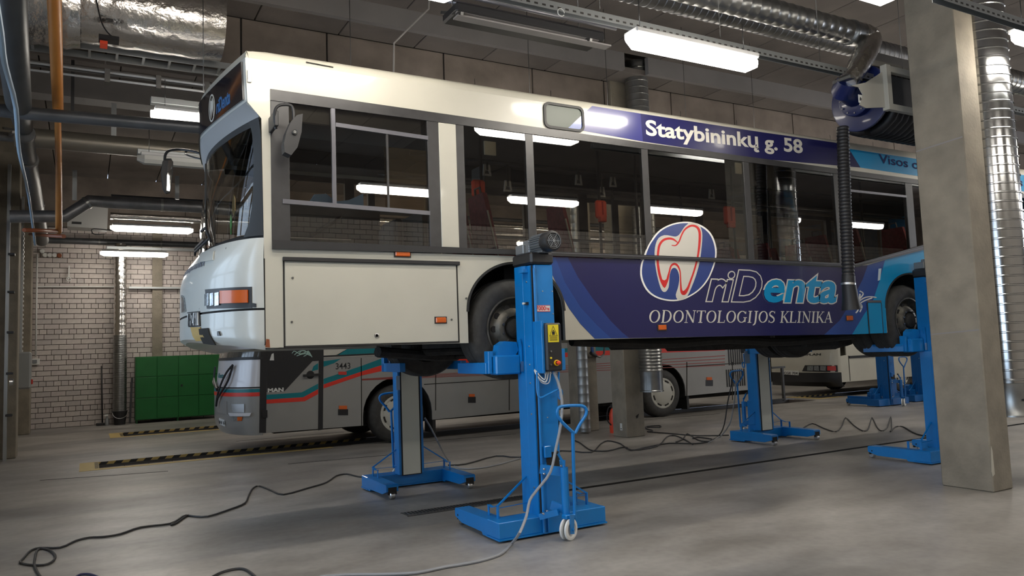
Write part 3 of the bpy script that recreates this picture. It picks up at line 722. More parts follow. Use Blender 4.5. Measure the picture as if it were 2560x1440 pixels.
# barrier frame
t = thing('guard_frame', 'thin metal guard frame standing beside the far pit', 'frame', PZ(1960, 1000))
a = PZ(1960, 1000); a.y = 13.2; a.x = 15.5
A_ = PZ(1960, 1002); B_ = PY(1953, 918, A_.y); C_ = PY(1925, 912, A_.y); D_ = PZ(1890, 998)
b = MB().bar((A_.x, A_.y, 0), (A_.x, A_.y, B_.z), .06); b.bar((A_.x+.1, A_.y, B_.z), (A_.x-.9, A_.y, B_.z), .05); b.bar((A_.x, A_.y, .04), (A_.x-.9, A_.y, .04), .05); b.build('frame_tube', darksteel, t)
# conduit on ceiling above bus
P = [PY(1075, -40, 9.0), PY(1072, 22, 9.0), PY(985, 108, 9.0), PY(984, 190, 9.0)]
tag(MB().tube(P, .012, 6).build('drop_conduit', mat('conduit_light', (.42, .4, .38), .5)), 'thin pale conduit with two bends dropping from the ceiling behind the bus roof', 'conduit')
wr = MB()
for x in (508, 1318, 1510, 875, 1702, 1870): 
    a = PY(x, 60, 8.9); wr.cyl((a.x, 8.9, 4.6), (a.x, 8.9, ZC), .005, n=4)
tag(wr.build('suspension_wires', darksteel), 'thin suspension wires hanging from the ceiling behind the bus roof', 'wire')

# ================= BUS HELPERS =================
class Front:
    """bowed vehicle front: table rows (z, corner X, bulge)"""
    def __init__(s, tab, y0, wid, n=2.4, p=.6): s.tab = [r if len(r) == 5 else (*r, n, p) for r in tab]; s.y0 = y0; s.w = wid
    def xc(s, z):
        T = s.tab
        if z <= T[0][0]: return T[0][1:]
        for a, b in zip(T, T[1:]):
            if z <= b[0]:
                k = (z-a[0])/(b[0]-a[0]); return tuple(a[i]+(b[i]-a[i])*k for i in (1, 2, 3, 4))
        return T[-1][1:]
    def pt(s, Y, z):
        X, b, n_, p_ = s.xc(z); t = (Y-s.y0-s.w/2)/(s.w/2); t = max(-1, min(1, t))
        return Vector((X-b*(1-abs(t)**n_)**p_, Y, z))
    def at(s, Y, z, w):
        e = .01; Y = max(s.y0, min(s.y0+s.w, Y))
        a = s.pt(min(Y+e, s.y0+s.w), z)-s.pt(max(Y-e, s.y0), z); c = s.pt(Y, z+e)-s.pt(Y, z-e)
        n = a.cross(c)
        if n.x > 0: n = -n
        n.normalize(); return s.pt(Y, z)+n*w
    def px(s, x, y):
        # surface point (Y, z) seen at a pixel, nearest crossing first
        best = (1e9, 0, 0)
        for i in range(121):
            Y = s.y0+s.w*.75*i/120; z = 2.0
            for _ in range(5):
                p = s.pt(Y, z); q = PROJ(p); dd = (p-CAM).dot(FW); z += (q[1]-y)*dd/FPX
            q = PROJ(s.pt(Y, z)); e = abs(q[0]-x)+i*.02
            if e < best[0]: best = (e, Y, z)
        return best[1], best[2]
    def loft(s, mb, z0, z1, nz=4, ny=28, w=0.0, ya=-1, yb=1):
        rows = []
        for i in range(nz+1):
            z = z0+(z1-z0)*i/nz; r = []
            for j in range(ny+1):
                t = ya+(yb-ya)*j/ny
                if ya == -1 and yb == 1: t = math.copysign(abs(math.sin(t*PI/2))**1.0, t)
                Y = s.y0+s.w/2*(1+t); r.append(s.at(Y, z, w) if w else s.pt(Y, z))
            rows.append(r)
        return mb.grid(rows)
    def patch(s, mb, quad, w0=.001, w1=.012, n=8, m=3):
        # quad: pixels TL, TR, BR, BL -> slab following the surface
        c = [s.px(*p) for p in quad]
        return s.patch_yz(mb, c, w0, w1, n, m)
    def patch_yz(s, mb, c, w0=.001, w1=.012, n=8, m=3):
        def g(w):
            rows = []
            for i in range(m+1):
                r = []
                for j in range(n+1):
                    u = j/n; v = i/m
                    Y = (c[0][0]*(1-u)+c[1][0]*u)*(1-v)+(c[3][0]*(1-u)+c[2][0]*u)*v
                    z = (c[0][1]*(1-u)+c[1][1]*u)*(1-v)+(c[3][1]*(1-u)+c[2][1]*u)*v
                    r.append(s.at(Y, z, w))
                rows.append(r)
            return rows
        A = g(w0); B = g(w1); mb.grid(B)
        rim = lambda R: [R[0][j] for j in range(n+1)]+[R[i][n] for i in range(1, m+1)]+[R[m][j] for j in range(n-1, -1, -1)]+[R[i][0] for i in range(m-1, 0, -1)]
        mb.grid([rim(A), rim(B)], closed=True, smooth=False)
        return c
def wheel(parent_, cx, cy, cz, r, wd, side=-1, cap=False, name='wheel'):
    """tyre on steel disc; side -1 faces -Y"""
    ax = (0, side, 0); o = (cx, cy, cz)     # cy = outer face
    k = r/.47
    b = MB().lathe([(.28*k, 0), (.30*k, .012), (.36*k, .018), (.43*k, .006), (.462*k, -.03), (.47*k, -.05), (.47*k, -.075), (.462*k, -.08), (.462*k, -.09), (.47*k, -.095), (.47*k, -.15), (.462*k, -.155), (.462*k, -.165), (.47*k, -.17), (.47*k, -wd+.04), (.45*k, -wd), (.3*k, -wd)], o, ax, 48)
    ty = b.build(name, tyre, parent_)
    if cap:
        c = MB().lathe([(.285*k, .0), (.30*k, .012), (.27*k, .02), (.25*k, .01), (.20*k, .03), (.10*k, .04), (0, .04)], o, ax, 32); c.build('hubcap', hubcap, ty, label='pale round hubcap with a ring of slots')
        for i in range(8):
            q = MB(); a0 = 2*PI*i/8+.2
            for j in range(3):
                a = a0+j*.13; q.bar((cx+.245*k*math.cos(a-.07), cy+side*.016, cz+.245*k*math.sin(a-.07)), (cx+.245*k*math.cos(a+.07), cy+side*.016, cz+.245*k*math.sin(a+.07)), .022, .028)
            q.build('slot', joint, ty)
    else:
        c = MB().lathe([(.285*k, 0), (.30*k, .016), (.285*k, .018), (.272*k, .0), (.26*k, -.03), (.235*k, -.05), (.20*k, -.03), (.17*k, .0), (.15*k, .012), (.12*k, .015), (.11*k, -.01), (0, -.01)], o, ax, 40); rm = c.build('rim', rimmat, ty)
        h = MB().lathe([(.095*k, -.01), (.09*k, .03), (.06*k, .05), (0, .052)], o, ax, 24); h.build('hub', darkmat, ty)
        q = MB()
        for i in range(10):
            a = 2*PI*i/10; p = Vector((cx+.205*k*math.cos(a), cy-side*.035, cz+.205*k*math.sin(a)))
            MB().cyl(p-Vector((0, -side*.004, 0)), p+Vector((0, side*.012, 0)), .030*k, n=12).build('hand_hole', joint, ty)
        q = MB()
        for i in range(10):
            a = 2*PI*(i+.5)/10; p = Vector((cx+.135*k*math.cos(a), cy+side*.01, cz+.135*k*math.sin(a))); q.cyl(p, p+Vector((0, side*.02, 0)), .013*k, n=6)
        q.build('wheel_nut', darksteel, ty)
    return ty
def stroke(mb, pts, fn, d, cap=True):
    """variable-width stroke through (u, v, width)"""
    P = []
    q = [Vector((p[0], p[1], p[2])) for p in pts]; q = smooth_path(q, 4)
    L = []; R_ = []
    for i, p in enumerate(q):
        a = q[max(i-1, 0)]; c = q[min(i+1, len(q)-1)]; t = Vector((c.x-a.x, c.y-a.y)); t = t.normalized() if t.length > 1e-9 else Vector((1, 0))
        n = Vector((-t.y, t.x))*p.z/2; L.append((p.x+n.x, p.y+n.y)); R_.append((p.x-n.x, p.y-n.y))
    for i in range(len(q)-1):
        vs = [fn(*c, w) for w in (0, d) for c in (L[i], L[i+1], R_[i+1], R_[i])]
        mb.add(vs, [(4, 5, 6, 7), (0, 1, 5, 4), (2, 3, 7, 6)] + ([(0, 4, 7, 3)] if i == 0 else []) + ([(1, 5, 6, 2)] if i == len(q)-2 else []))
    return mb

# ================= THE RAISED BUS =================
SY = 6.1; BW = 2.5; FY = SY+BW
bus = thing('city_bus', 'white city bus with a dark blue dental clinic wrap, raised on blue column lifts', 'bus', (6.9, 7.35, 1.31))
def F(u, v, w): return (u, SY-w, v)
def FB(u, v, w): return (u, FY+w, v)
def q(x, y, Y=SY): p = PY(x, y, Y); return (p.x, p.z)
FR = Front([(1.62, 1.22, .33), (1.70, 1.215, .42), (1.80, 1.215, .465), (2.3, 1.21, .455), (2.42, 1.21, .41), (2.52, 1.215, .35), (2.58, 1.22, .30, 2.4, .7), (3.0, 1.215, .27, 2.3, .8), (3.48, 1.20, .20, 2.0, .9), (3.53, 1.18, .21, 1.6, 1), (3.63, 1.10, .19, 1.3, 1), (3.98, 1.085, .18, 1.25, 1), (4.05, 1.10, .17, 1.3, 1), (4.09, 1.15, .16, 1.4, 1), (4.105, 1.22, .14, 1.4, 1)], SY, BW)
def arch(cx, top, hw, n=14, zb=1.67, k=1.0):
    return [(cx-hw, zb), (cx-hw*1.0, 1.95)] + [(cx+hw*math.cos(a), 1.95+(top-1.95)*math.sin(a)) for a in [PI-PI*i/n for i in range(1, n)]] + [(cx+hw, 1.95), (cx+hw, zb)]
XE = 12.75
zb_ = lambda x: 1.675-(x-1.2)*.0045
low = [(1.215, 1.68)] + arch(3.485, 2.40, .515, zb=1.67) + arch(9.42, 2.40, .55, zb=1.64) + [(XE, 1.62), (XE, 2.78), (9.8, 2.78), (8.3, 2.47), (1.215, 2.46)]
MB().poly(low, F, -.04).build('side_panel', white, bus, label='white painted lower side panel with wheel arches')
MB().poly(low, FB, -.04).build('side_panel', white, bus)
# dark wheel-arch lips
for cx, top, hw in ((3.485, 2.40, .515), (9.42, 2.40, .55)):
    a = arch(cx, top, hw)[1:-1]; stroke(MB(), [(x, z, .022) for x, z in a], F, .006).build('arch_lip', blackrub, bus)
    b = MB(); A = [Vector((x, SY+.04, z)) for x, z in arch(cx, top, hw)]; B = [v+Vector((0, .55, 0)) for v in A]; b.grid([A, B]); b.add(B, [list(range(len(B)))]); b.build('wheel_housing', darkmat, bus)
# front corner strip, hatch and trims
up = [(1.205, 3.50), (1.215, 2.46), (1.275, 2.46), (1.275, 3.745), (5.2, 3.70), (XE, 3.66), (XE, 3.98), (1.085, 3.98), (1.10, 3.62)]
ups = MB().poly(up, F, -.05).build('upper_panel', white, bus, label='white painted panel above the windows and front corner post')
MB().poly([(1.3, 3.66), (XE, 3.66), (XE, 3.98), (1.085, 3.98), (1.10, 3.62)], FB, -.05).build('upper_panel', white, bus)
# roof shell
prof = [(0, 3.96), (.004, 4.0), (.02, 4.04), (.06, 4.072), (.15, 4.092), (.6, 4.108), (1.25, 4.115)]
prof = prof + [(BW-y, z) for y, z in reversed(prof[:-1])]
rows = []
for x in (1.25, 1.32, 3, 6, 9, 12, XE): rows.append([(x-(.16 if x == 1.25 and z < 4.05 else 0), SY+y, z) for y, z in prof])
MB().grid(rows).build('roof_shell', white, bus)
b = MB(); FR.loft(b, 3.985, 4.04, 2)
def roofz(y):
    y = min(max(y-SY, 0), BW)
    for (a, za), (c, zc_) in zip(prof, prof[1:]):
        if a <= y <= c: return za+(zc_-za)*(y-a)/max(c-a, 1e-6)
    return 4.0
ny = [SY+BW/2*(1+math.sin((-1+2*j/28)*PI/2)) for j in range(29)]
rws = [[FR.pt(y, 4.04) for y in ny]]
for dx, k in ((.02, .45), (.07, .8), (.14, .95), (.30, 1.0)): rws.append([Vector((min(FR.pt(y, 4.04).x+dx, 1.34) if dx < .3 else 1.34, y, min(4.04, roofz(y))+(roofz(y)-min(4.04, roofz(y)))*k)) for y in ny])
b.grid(rws); b.build('roof_front_edge', white, bus)
ny_ = [SY+BW/2*(1+math.sin((-1+2*j/36)*PI/2)) for j in range(37)]
zbf = lambda y: 1.665+.085*max(0, 1-abs((y-SY-BW/2)/(BW/2))**2)
b = MB(); b.grid([[FR.at(y, zbf(y)+(1.975-zbf(y))*i/6, 0 if i else -.03) for y in ny_] for i in range(7)])
b.grid([[FR.at(y, zbf(y), -.03) for y in ny_], [Vector((1.5, y, 1.70)) for y in ny_]]); b.build('bumper', frontwhite, bus, label='off-white moulded front bumper')
b = MB(); FR.loft(b, 1.992, 2.545, 8); b.build('front_panel', frontwhite, bus, label='off-white bowed front panel')
FR.loft(MB(), 1.97, 1.995, 1, w=-.01).build('bumper_gap', joint, bus)
FR.loft(MB(), 2.54, 2.585, 1, w=-.012).build('windscreen_seal', blackrub, bus)
ws = MB(); FR.loft(ws, 2.585, 3.50, 8, ya=-.985, yb=.985); wso = ws.build('windscreen', GLF, bus, label='large curved windscreen')
b = MB()
for sgn in (-1, 1):
    rows = []
    for i in range(9):
        z = 2.56+.95*i/8; k = .03+.05*(abs(i-4)/4)**3
        rows.append([FR.at(SY+BW/2*(1+sgn*t), z, .006) for t in (.999, .995, .985, .965-k)])
    b.grid(rows)
b.build('windscreen_rubber', blackrub, bus)
b = MB(); FR.loft(b, 3.455, 3.51, 1, w=.004); b.build('windscreen_rubber', blackrub, bus)
MB().box(.945, .96, 7.33, 7.37, 2.6, 3.40).build('windscreen_divider', blackrub, bus)
b = MB(); FR.loft(b, 3.51, 3.635, 3); b.build('visor', mat('visor_grey', (.27, .275, .28), .4), bus, label='grey visor below the destination display')
b = MB(); FR.loft(b, 3.63, 3.99, 3); b.build('display_surround', frontwhite, bus)
dsp = MB(); c = FR.patch_yz(dsp, [(8.42, 3.965), (6.16, 3.965), (6.16, 3.655), (8.42, 3.655)], .002, .014, 20, 3); do = dsp.build('destination_display', mat('display_black', (.010, .010, .016), .08, coat=.6), bus, label='glossy black display panel with a printed tooth emblem')
b = MB(); fd = lambda u, v, w: FR.at(u, v, .0145+w)
e0 = FR.px(534, 288)[0]; e1 = FR.px(541, 288)[0]; le = FR.px(546, 285)[0]; re_ = FR.px(581, 270)[0]; ew = abs(e0-e1)
el = [(e0+ew*math.cos(a), 3.79+.115*math.sin(a)) for a in [k*PI/12 for k in range(24)]]
stroke(b, [(x, z, .014) for x, z in el+el[:1]], fd, .002); b.poly([(e0+(u-7.265)*ew/.1, v-.01) for u, v in [(7.30, 3.71), (7.33, 3.80), (7.31, 3.88), (7.27, 3.86), (7.24, 3.89), (7.20, 3.84), (7.22, 3.72), (7.25, 3.80)]], fd, .0015)
b.build('emblem', printgrey, do)
b = MB(); text_on(b, 'riDenta', lambda u, v, w: fd(-u, v, w), -le, -re_, 3.70, 3.82, shear=.3, bold=.02); b.build('lettering', mat('display_blue_print', (.03, .12, .30), .4), do)
MB().box(1.10, 1.13, 6.088, 6.098, 3.78, 3.88, .003).build('hinge', steel, bus)
# front details placed on the bowed surface
hb = MB(); FR.patch(hb, [(516, 724), (632, 717), (633, 770), (519, 772)], .001, .010); hbo = hb.build('headlamp_recess', blackpl, bus)
hb = MB(); FR.patch(hb, [(556, 727), (625, 725), (625, 757), (557, 759)], .010, .026); hb.build('indicator_lens', orange, hbo, label='amber front indicator lens')
for x0, x1 in ((518, 528), (529, 540), (541, 553)):
    hb = MB(); FR.patch(hb, [(x0, 735-(x0-518)*.1), (x1, 734-(x1-518)*.1), (x1, 763), (x0, 765)], .010, .022, 3); hb.build('headlamp_lens', clearlens, hbo)
hb = MB(); FR.patch(hb, [(628, 757), (650, 759), (650, 768), (628, 768)], .001, .008, 3); hb.build('lower_trim', blackpl, bus)
hb = MB(); FR.patch(hb, [(456, 738), (462, 745), (466, 778), (457, 782)], .001, .012, 4); hb.build('far_headlamp', clearlens, bus)
hb = MB(); FR.patch(hb, [(473, 784), (498, 781), (500, 813), (476, 814)], .008, .018, 4); pl = hb.build('number_plate', whitepl, bus, label='white number plate in a dark frame')
ya = FR.px(476, 800); yb = FR.px(497, 800)
b = MB(); text_on(b, 'BHZ 61', lambda u, v, w: FR.at(-u, v, .019+w), -ya[0], -yb[0], ya[1]-.055, ya[1]+.055, bold=.02); b.build('lettering', blackpl, pl)
b = MB(); FR.patch(b, [(471, 781), (500, 778), (502, 816), (474, 818)], .004, .010, 4); b.build('plate_frame', blackpl, bus)
b = MB(); FR.patch(b, [(478, 818), (502, 818), (520, 850), (492, 852)], .002, .01, 4); b.build('tow_cover', mat('ochre_paint', (.42, .27, .06), .5), bus, label='ochre yellow tow hatch paint')
b = MB(); FR.patch(b, [(500, 822), (521, 820), (541, 862), (512, 858)], .002, .012, 4); b.build('tow_recess', joint, bus)
b = MB(); FR.patch(b, [(544, 828), (550, 828), (552, 839), (546, 839)], .002, .012, 2); b.build('jacking_clip', darkframe, bus)
b = MB(); FR.patch(b, [(505, 633), (537, 628), (535, 651), (503, 656)], .0, .010, 3); b.build('raised_moulding', frontwhite, bus)
ya = FR.px(455, 690); yb = FR.px(505, 679)
b = MB(); text_on(b, 'ODONTOLOGIJOS KLINIKA', lambda u, v, w: FR.at(-u, v, .002+w), -ya[0], -yb[0], ya[1]-.03, ya[1]+.03, bold=.02); b.build('lettering', mat('faded_print', (.12, .13, .16), .5), bus)
for x in (499, 546):
    a = FR.px(x, 700); MB().add([FR.at(a[0], 2.02, .0015), FR.at(a[0]+.006, 2.02, .0015), FR.at(a[0]+.006, 2.5, .0015), FR.at(a[0], 2.5, .0015)], [(0, 1, 2, 3)]).build('panel_seam', joint, bus)
b = MB()
for a, c in (((480, 630), (532, 598)), ((478, 622), (520, 600)), ((536, 604), (523, 570)), ((523, 570), (512, 580)), ((476, 640), (480, 620))):
    ya = FR.px(*a); yc = FR.px(*c); b.bar(FR.at(ya[0], ya[1], .03), FR.at(yc[0], yc[1], .03), .018)
b.build('wiper', blackpl, bus)
# side seams, hatch
b = MB(); b.box(1.213, 1.221, SY-.002, SY+.01, 1.70, 2.38); b.build('panel_seam', joint, bus)
ht = MB().box(1.372, 2.868, SY-.006, SY, 1.69, 2.355, .002).build('hatch_door', white, bus, label='large white side hatch')
b = MB().box(1.358, 1.370, SY-.003, SY, 1.68, 2.37); b.box(2.870, 2.882, SY-.003, SY, 1.68, 2.37); b.box(1.358, 2.882, SY-.003, SY, 1.675, 1.688); b.build('hatch_gap', joint, bus)
b = MB().box(1.355, 2.90, SY-.026, SY, 2.362, 2.395, .004); b.build('hatch_rail', blackpl, bus)
for x, y in ((731, 695), (729, 805), (1165, 746), (1128, 799)):
    p = PY(x, y, SY); MB().cyl(p, p-Vector((0, .012, 0)), .009, n=8).build('screw', darksteel, bus)
p = PY(941, 839, SY); MB().lathe([(.022, 0), (.02, .012), (.012, .014), (.010, .006), (0, .006)], p, (0, -1, 0), 14).build('lock', steel, bus)
p = PY(669, 858, SY); MB().poly([(p.x-.018, p.z-.03), (p.x+.018, p.z-.035), (p.x+.014, p.z+.03), (p.x-.01, p.z+.034)], F, .002).build('rust_patch', redbrown, bus)
def marker(x0, y0, x1, y1, m_=orange, name='side_marker'):
    a = q(x0, y0); c = q(x1, y1); o = MB().box(a[0], c[0], SY-.022, SY, min(a[1], c[1]), max(a[1], c[1]), .006).build(name, m_, bus, label='small amber side marker lamp')
    MB().box(a[0]-.01, c[0]+.01, SY-.008, SY, min(a[1], c[1])-.008, max(a[1], c[1])+.008).build('lamp_base', darkframe, o)
for t_ in ((987, 629, 1024, 642), (1088, 794, 1114, 807), (1644, 813, 1664, 825), (2115, 790, 2130, 801)): marker(*t_)

# wrap print
PQ = lambda pts: [q(*p) for p in pts]
navyp = PQ([(1419, 643), (1444, 692), (1482, 747), (1527, 803), (1555, 831), (1573, 845.5), (1912, 839), (2060, 837), (2099, 801), (2129, 752), (2157, 697), (2169, 663), (2098, 668), (1600, 649)])
MB().poly(navyp, F, .002).build('wrap_print', navy, bus, label='dark navy printed film')
MB().poly(PQ([(1388, 643), (1412, 706), (1451, 768), (1492, 813), (1528, 846), (1573, 845.5), (1555, 831), (1527, 803), (1482, 747), (1444, 692), (1419, 643)]), F, .002).build('wrap_print', royal2, bus, label='deep royal blue printed arc')
MB().poly(PQ([(1360, 641), (1402, 734), (1423, 772), (1451, 810), (1487, 847), (1528, 846), (1492, 813), (1451, 768), (1412, 706), (1388, 643)]), F, .002).build('wrap_print', royal, bus, label='royal blue printed arc')
MB().poly(PQ([(2060, 837), (2130, 836), (2160, 786), (2181, 755), (2200, 697), (2212, 650), (2169, 663), (2157, 697), (2129, 752), (2099, 801)]), F, .002).build('wrap_print', royal, bus, label='royal blue printed arc')
rr_ = arch(9.42, 2.40, .55, zb=1.635)
cyp = PQ([(2130, 836)]) + [(8.86, 1.635)] + rr_[1:-1] + [(9.98, 1.63), (XE, 1.625), (XE, 2.76), (9.78, 2.76)] + PQ([(2212, 650), (2200, 697), (2181, 755), (2160, 786)])
MB().poly(cyp, F, .002).build('wrap_print', cyan, bus, label='bright cyan printed film')
MB().poly(PQ([(2196, 672), (2203, 671), (2200, 700), (2194, 702)]), F, .003).build('sticker', mat('pale_sticker', (.45, .55, .62), .4), bus)
# small flap
a = q(2167, 757); c = q(2206, 833)
MB().box(a[0], c[0], SY-.012, SY, c[1], a[1], .002).build('fuel_flap', cyan, bus, label='cyan flap with a pale top edge')
MB().box(a[0], c[0], SY-.02, SY, a[1]-.0, a[1]+.03, .003).build('flap_rail', greyframe, bus)
b = MB().box(a[0]-.008, a[0], SY-.014, SY, c[1], a[1]); b.box(c[0], c[0]+.008, SY-.014, SY, c[1], a[1]); b.build('flap_gap', joint, bus)
# upper wrap band
MB().poly(PQ([(1480, 265), (1420, 321), (1462, 328), (1607, 354), (1601, 284)]), F, .002).build('wrap_print', navy2, bus, label='navy printed film beside the vent window, lamp reflection put into its colour')
MB().poly(PQ([(1601, 284), (1607, 354), (1900, 397), (2151, 419), (2122, 372), (2090, 357), (1900, 330)]), F, .002).build('wrap_print', navy, bus, label='navy printed band above the windows')
MB().poly(PQ([(2122, 372), (2151, 419)]) + [(XE, 3.70), (XE, 3.96), (10, 3.965)], F, .002).build('wrap_print', cyan, bus, label='cyan printed band above the windows')
# vent window
a = q(1357, 258); c = q(1460, 328); x0, x1, z0, z1 = a[0], c[0]+.0, 3.725, 3.985
rr = lambda x0, x1, z0, z1, r: [(cx+r*math.cos(t), cz+r*math.sin(t)) for cx, cz, t0 in ((x1-r, z1-r, 0), (x0+r, z1-r, PI/2), (x0+r, z0+r, PI), (x1-r, z0+r, 1.5*PI)) for t in [t0+k*PI/8 for k in range(5)]]
b = MB().poly([rr(x0, x1, z0, z1, .06), rr(x0+.025, x1-.025, z0+.025, z1-.025, .045)], F, .016); b.build('vent_frame', blackrub, bus)
MB().poly(rr(x0+.02, x1-.02, z0+.02, z1-.02, .045), F, .005).build('vent_window', mat('dusty_glass', (.045, .06, .045), .35, spec=.3), bus, label='small rounded vent window with dusty glass')
b = MB().poly(PQ([(1452, 290), (1419, 321), (1455, 325)]), F, .0065); b.build('vent_sticker', royal, bus)
a = q(765, 155); c = q(833, 168); MB().bar(F(a[0], a[1], .001), F(c[0], c[1], .001), .006, .006).build('scratch_mark', joint, bus)
# logo
fx = lambda p: q(1580+p[0]/6.546, 540+p[1]/6.546)
ring = [(210, 600), (260, 480), (330, 370), (430, 250), (560, 165), (720, 110), (900, 95), (1060, 125), (1190, 190), (1290, 290), (1350, 420), (1378, 560), (1372, 700), (1345, 800), (1310, 900), (1260, 1010), (1180, 1130), (1080, 1230), (960, 1310), (830, 1370), (680, 1395), (520, 1380), (370, 1330), (250, 1240), (170, 1110), (130, 960), (140, 800), (175, 700)]
R2 = [(p.x, p.y) for p in smooth_path([Vector((*p, 0)) for p in ring+ring[:1]], 3)][:-1]
MB().poly([fx(p) for p in R2], F, .0065).build('logo_disc', printwhite, bus, label='white outlined round logo disc')
R3 = [(748+(p[0]-748)*.957, 748+(p[1]-748)*.963) for p in R2]
MB().poly([fx(p) for p in R3], F, .0075).build('logo_field', logoblue, bus, label='blue field of the round tooth logo')
tooth = [(930, 112), (1000, 108), (1090, 150), (1130, 230), (1142, 330), (1132, 500), (1110, 680), (1080, 830), (1030, 1000), (960, 1180), (890, 1325), (800, 1372), (735, 1366), (708, 1290), (740, 1190), (765, 1060), (760, 960), (730, 880), (690, 850), (640, 870), (610, 960), (600, 1080), (590, 1170), (555, 1230), (520, 1245), (480, 1220), (440, 1120), (400, 960), (370, 780), (362, 600), (380, 460), (430, 360), (520, 315), (620, 325), (700, 340), (760, 310), (810, 240), (860, 170)]
T2 = [(p.x, p.y) for p in smooth_path([Vector((*p, 0)) for p in tooth+tooth[:1]], 2)][:-1]
MB().poly([fx(p) for p in T2], F, .0085).build('tooth_emblem', printgrey, bus, label='pale grey tooth shape of the logo')
red = [(640, 480, 12), (700, 485, 18), (740, 450, 24), (770, 400, 22), (800, 320, 24), (850, 230, 26), (920, 175, 32), (990, 160, 34), (1060, 190, 38), (1095, 260, 40), (1100, 360, 40), (1090, 500, 36), (1070, 650, 30), (1040, 780, 30), (1000, 920, 28), (950, 1060, 30), (900, 1190, 40), (840, 1262, 70), (800, 1230, 40), (790, 1150, 26), (785, 1000, 18), (775, 900, 20), (740, 820, 30), (685, 785, 36), (630, 820, 28), (600, 920, 26), (578, 1010, 36), (560, 1080, 30), (530, 1150, 24), (500, 1130, 30), (462, 1030, 40), (430, 900, 40), (412, 750, 36), (418, 600, 36), (440, 480, 38), (500, 400, 38), (590, 370, 36), (670, 385, 30), (735, 435, 14)]
b = stroke(MB(), red, lambda u, v, w: F(*fx((u, v)), .0085+w), .001); b.poly([fx(p) for p in ((462, 1000), (485, 1040), (520, 1055), (552, 1035), (575, 1000), (572, 1080), (548, 1150), (525, 1180), (500, 1160), (470, 1090))], lambda u, v, w: F(u, v, .0086+w), .0012); b.build('tooth_outline', redprint, bus, label='red flowing outline of the tooth')
def capbox(txt, **k):
    vs, _ = text_loops('H', k.get('bold', 0), 0); v2, _ = text_loops(txt, k.get('bold', 0), k.get('shear', 0), k.get('space', 1))
    return (min(v.x for v in v2), max(v.x for v in v2), min(v.y for v in vs), max(v.y for v in vs))
def side_text(name, txt, px0, px1, ytop, ybase, m_, w0=.0025, bold=.0, shear=0.0, space=1.0, y1base=None, lab=None, grow=0):
    a = q(px0, ytop); c = q(px0, ybase); e = q(px1, y1base if y1base else ybase)
    u0, u1 = a[0], e[0]; zt, zb0, zb1 = a[1], c[1], e[1]
    ref = capbox(txt, bold=bold, shear=shear, space=space)
    fn = lambda u, v, w: F(u, zb0+(zb1-zb0)*(u-u0)/(u1-u0)+v*(zt-zb0), w0+w)
    b = MB()
    text_on(b, txt, fn, u0, u1, 0, 1, d=.001, bold=bold+grow, shear=shear, space=space, ref=ref)
    return b.build(name, m_, bus, label=lab)
side_text('lettering', 'Statybininkų g. 58', 1613, 2007, 299, 338, printgrey, bold=.026, y1base=384)
side_text('lettering', 'Visos odontologijos paslaugos', 2196, 2556, 385, 407, mat('navy_print', (.008, .015, .09), .7, spec=.15), bold=.012, y1base=466, w0=.005)
for g_, m_, w0 in ((.022, printgrey, .0025), (-.004, navy, .0040)):
    side_text('lettering', 'riD', 1761, 1907, 672, 753, m_, w0=w0, bold=.02, grow=g_, shear=.32, y1base=755, lab='outlined italic letters' if w0 < .003 else None)
for g_, m_, w0 in ((.022, printgrey, .0030), (-.004, cyan, .0045)):
    side_text('lettering', 'enta', 1905, 2093, 672, 756, m_, w0=w0, bold=.03, grow=g_, shear=.25, y1base=758, lab='cyan italic letters with pale outline' if w0 > .004 else None)
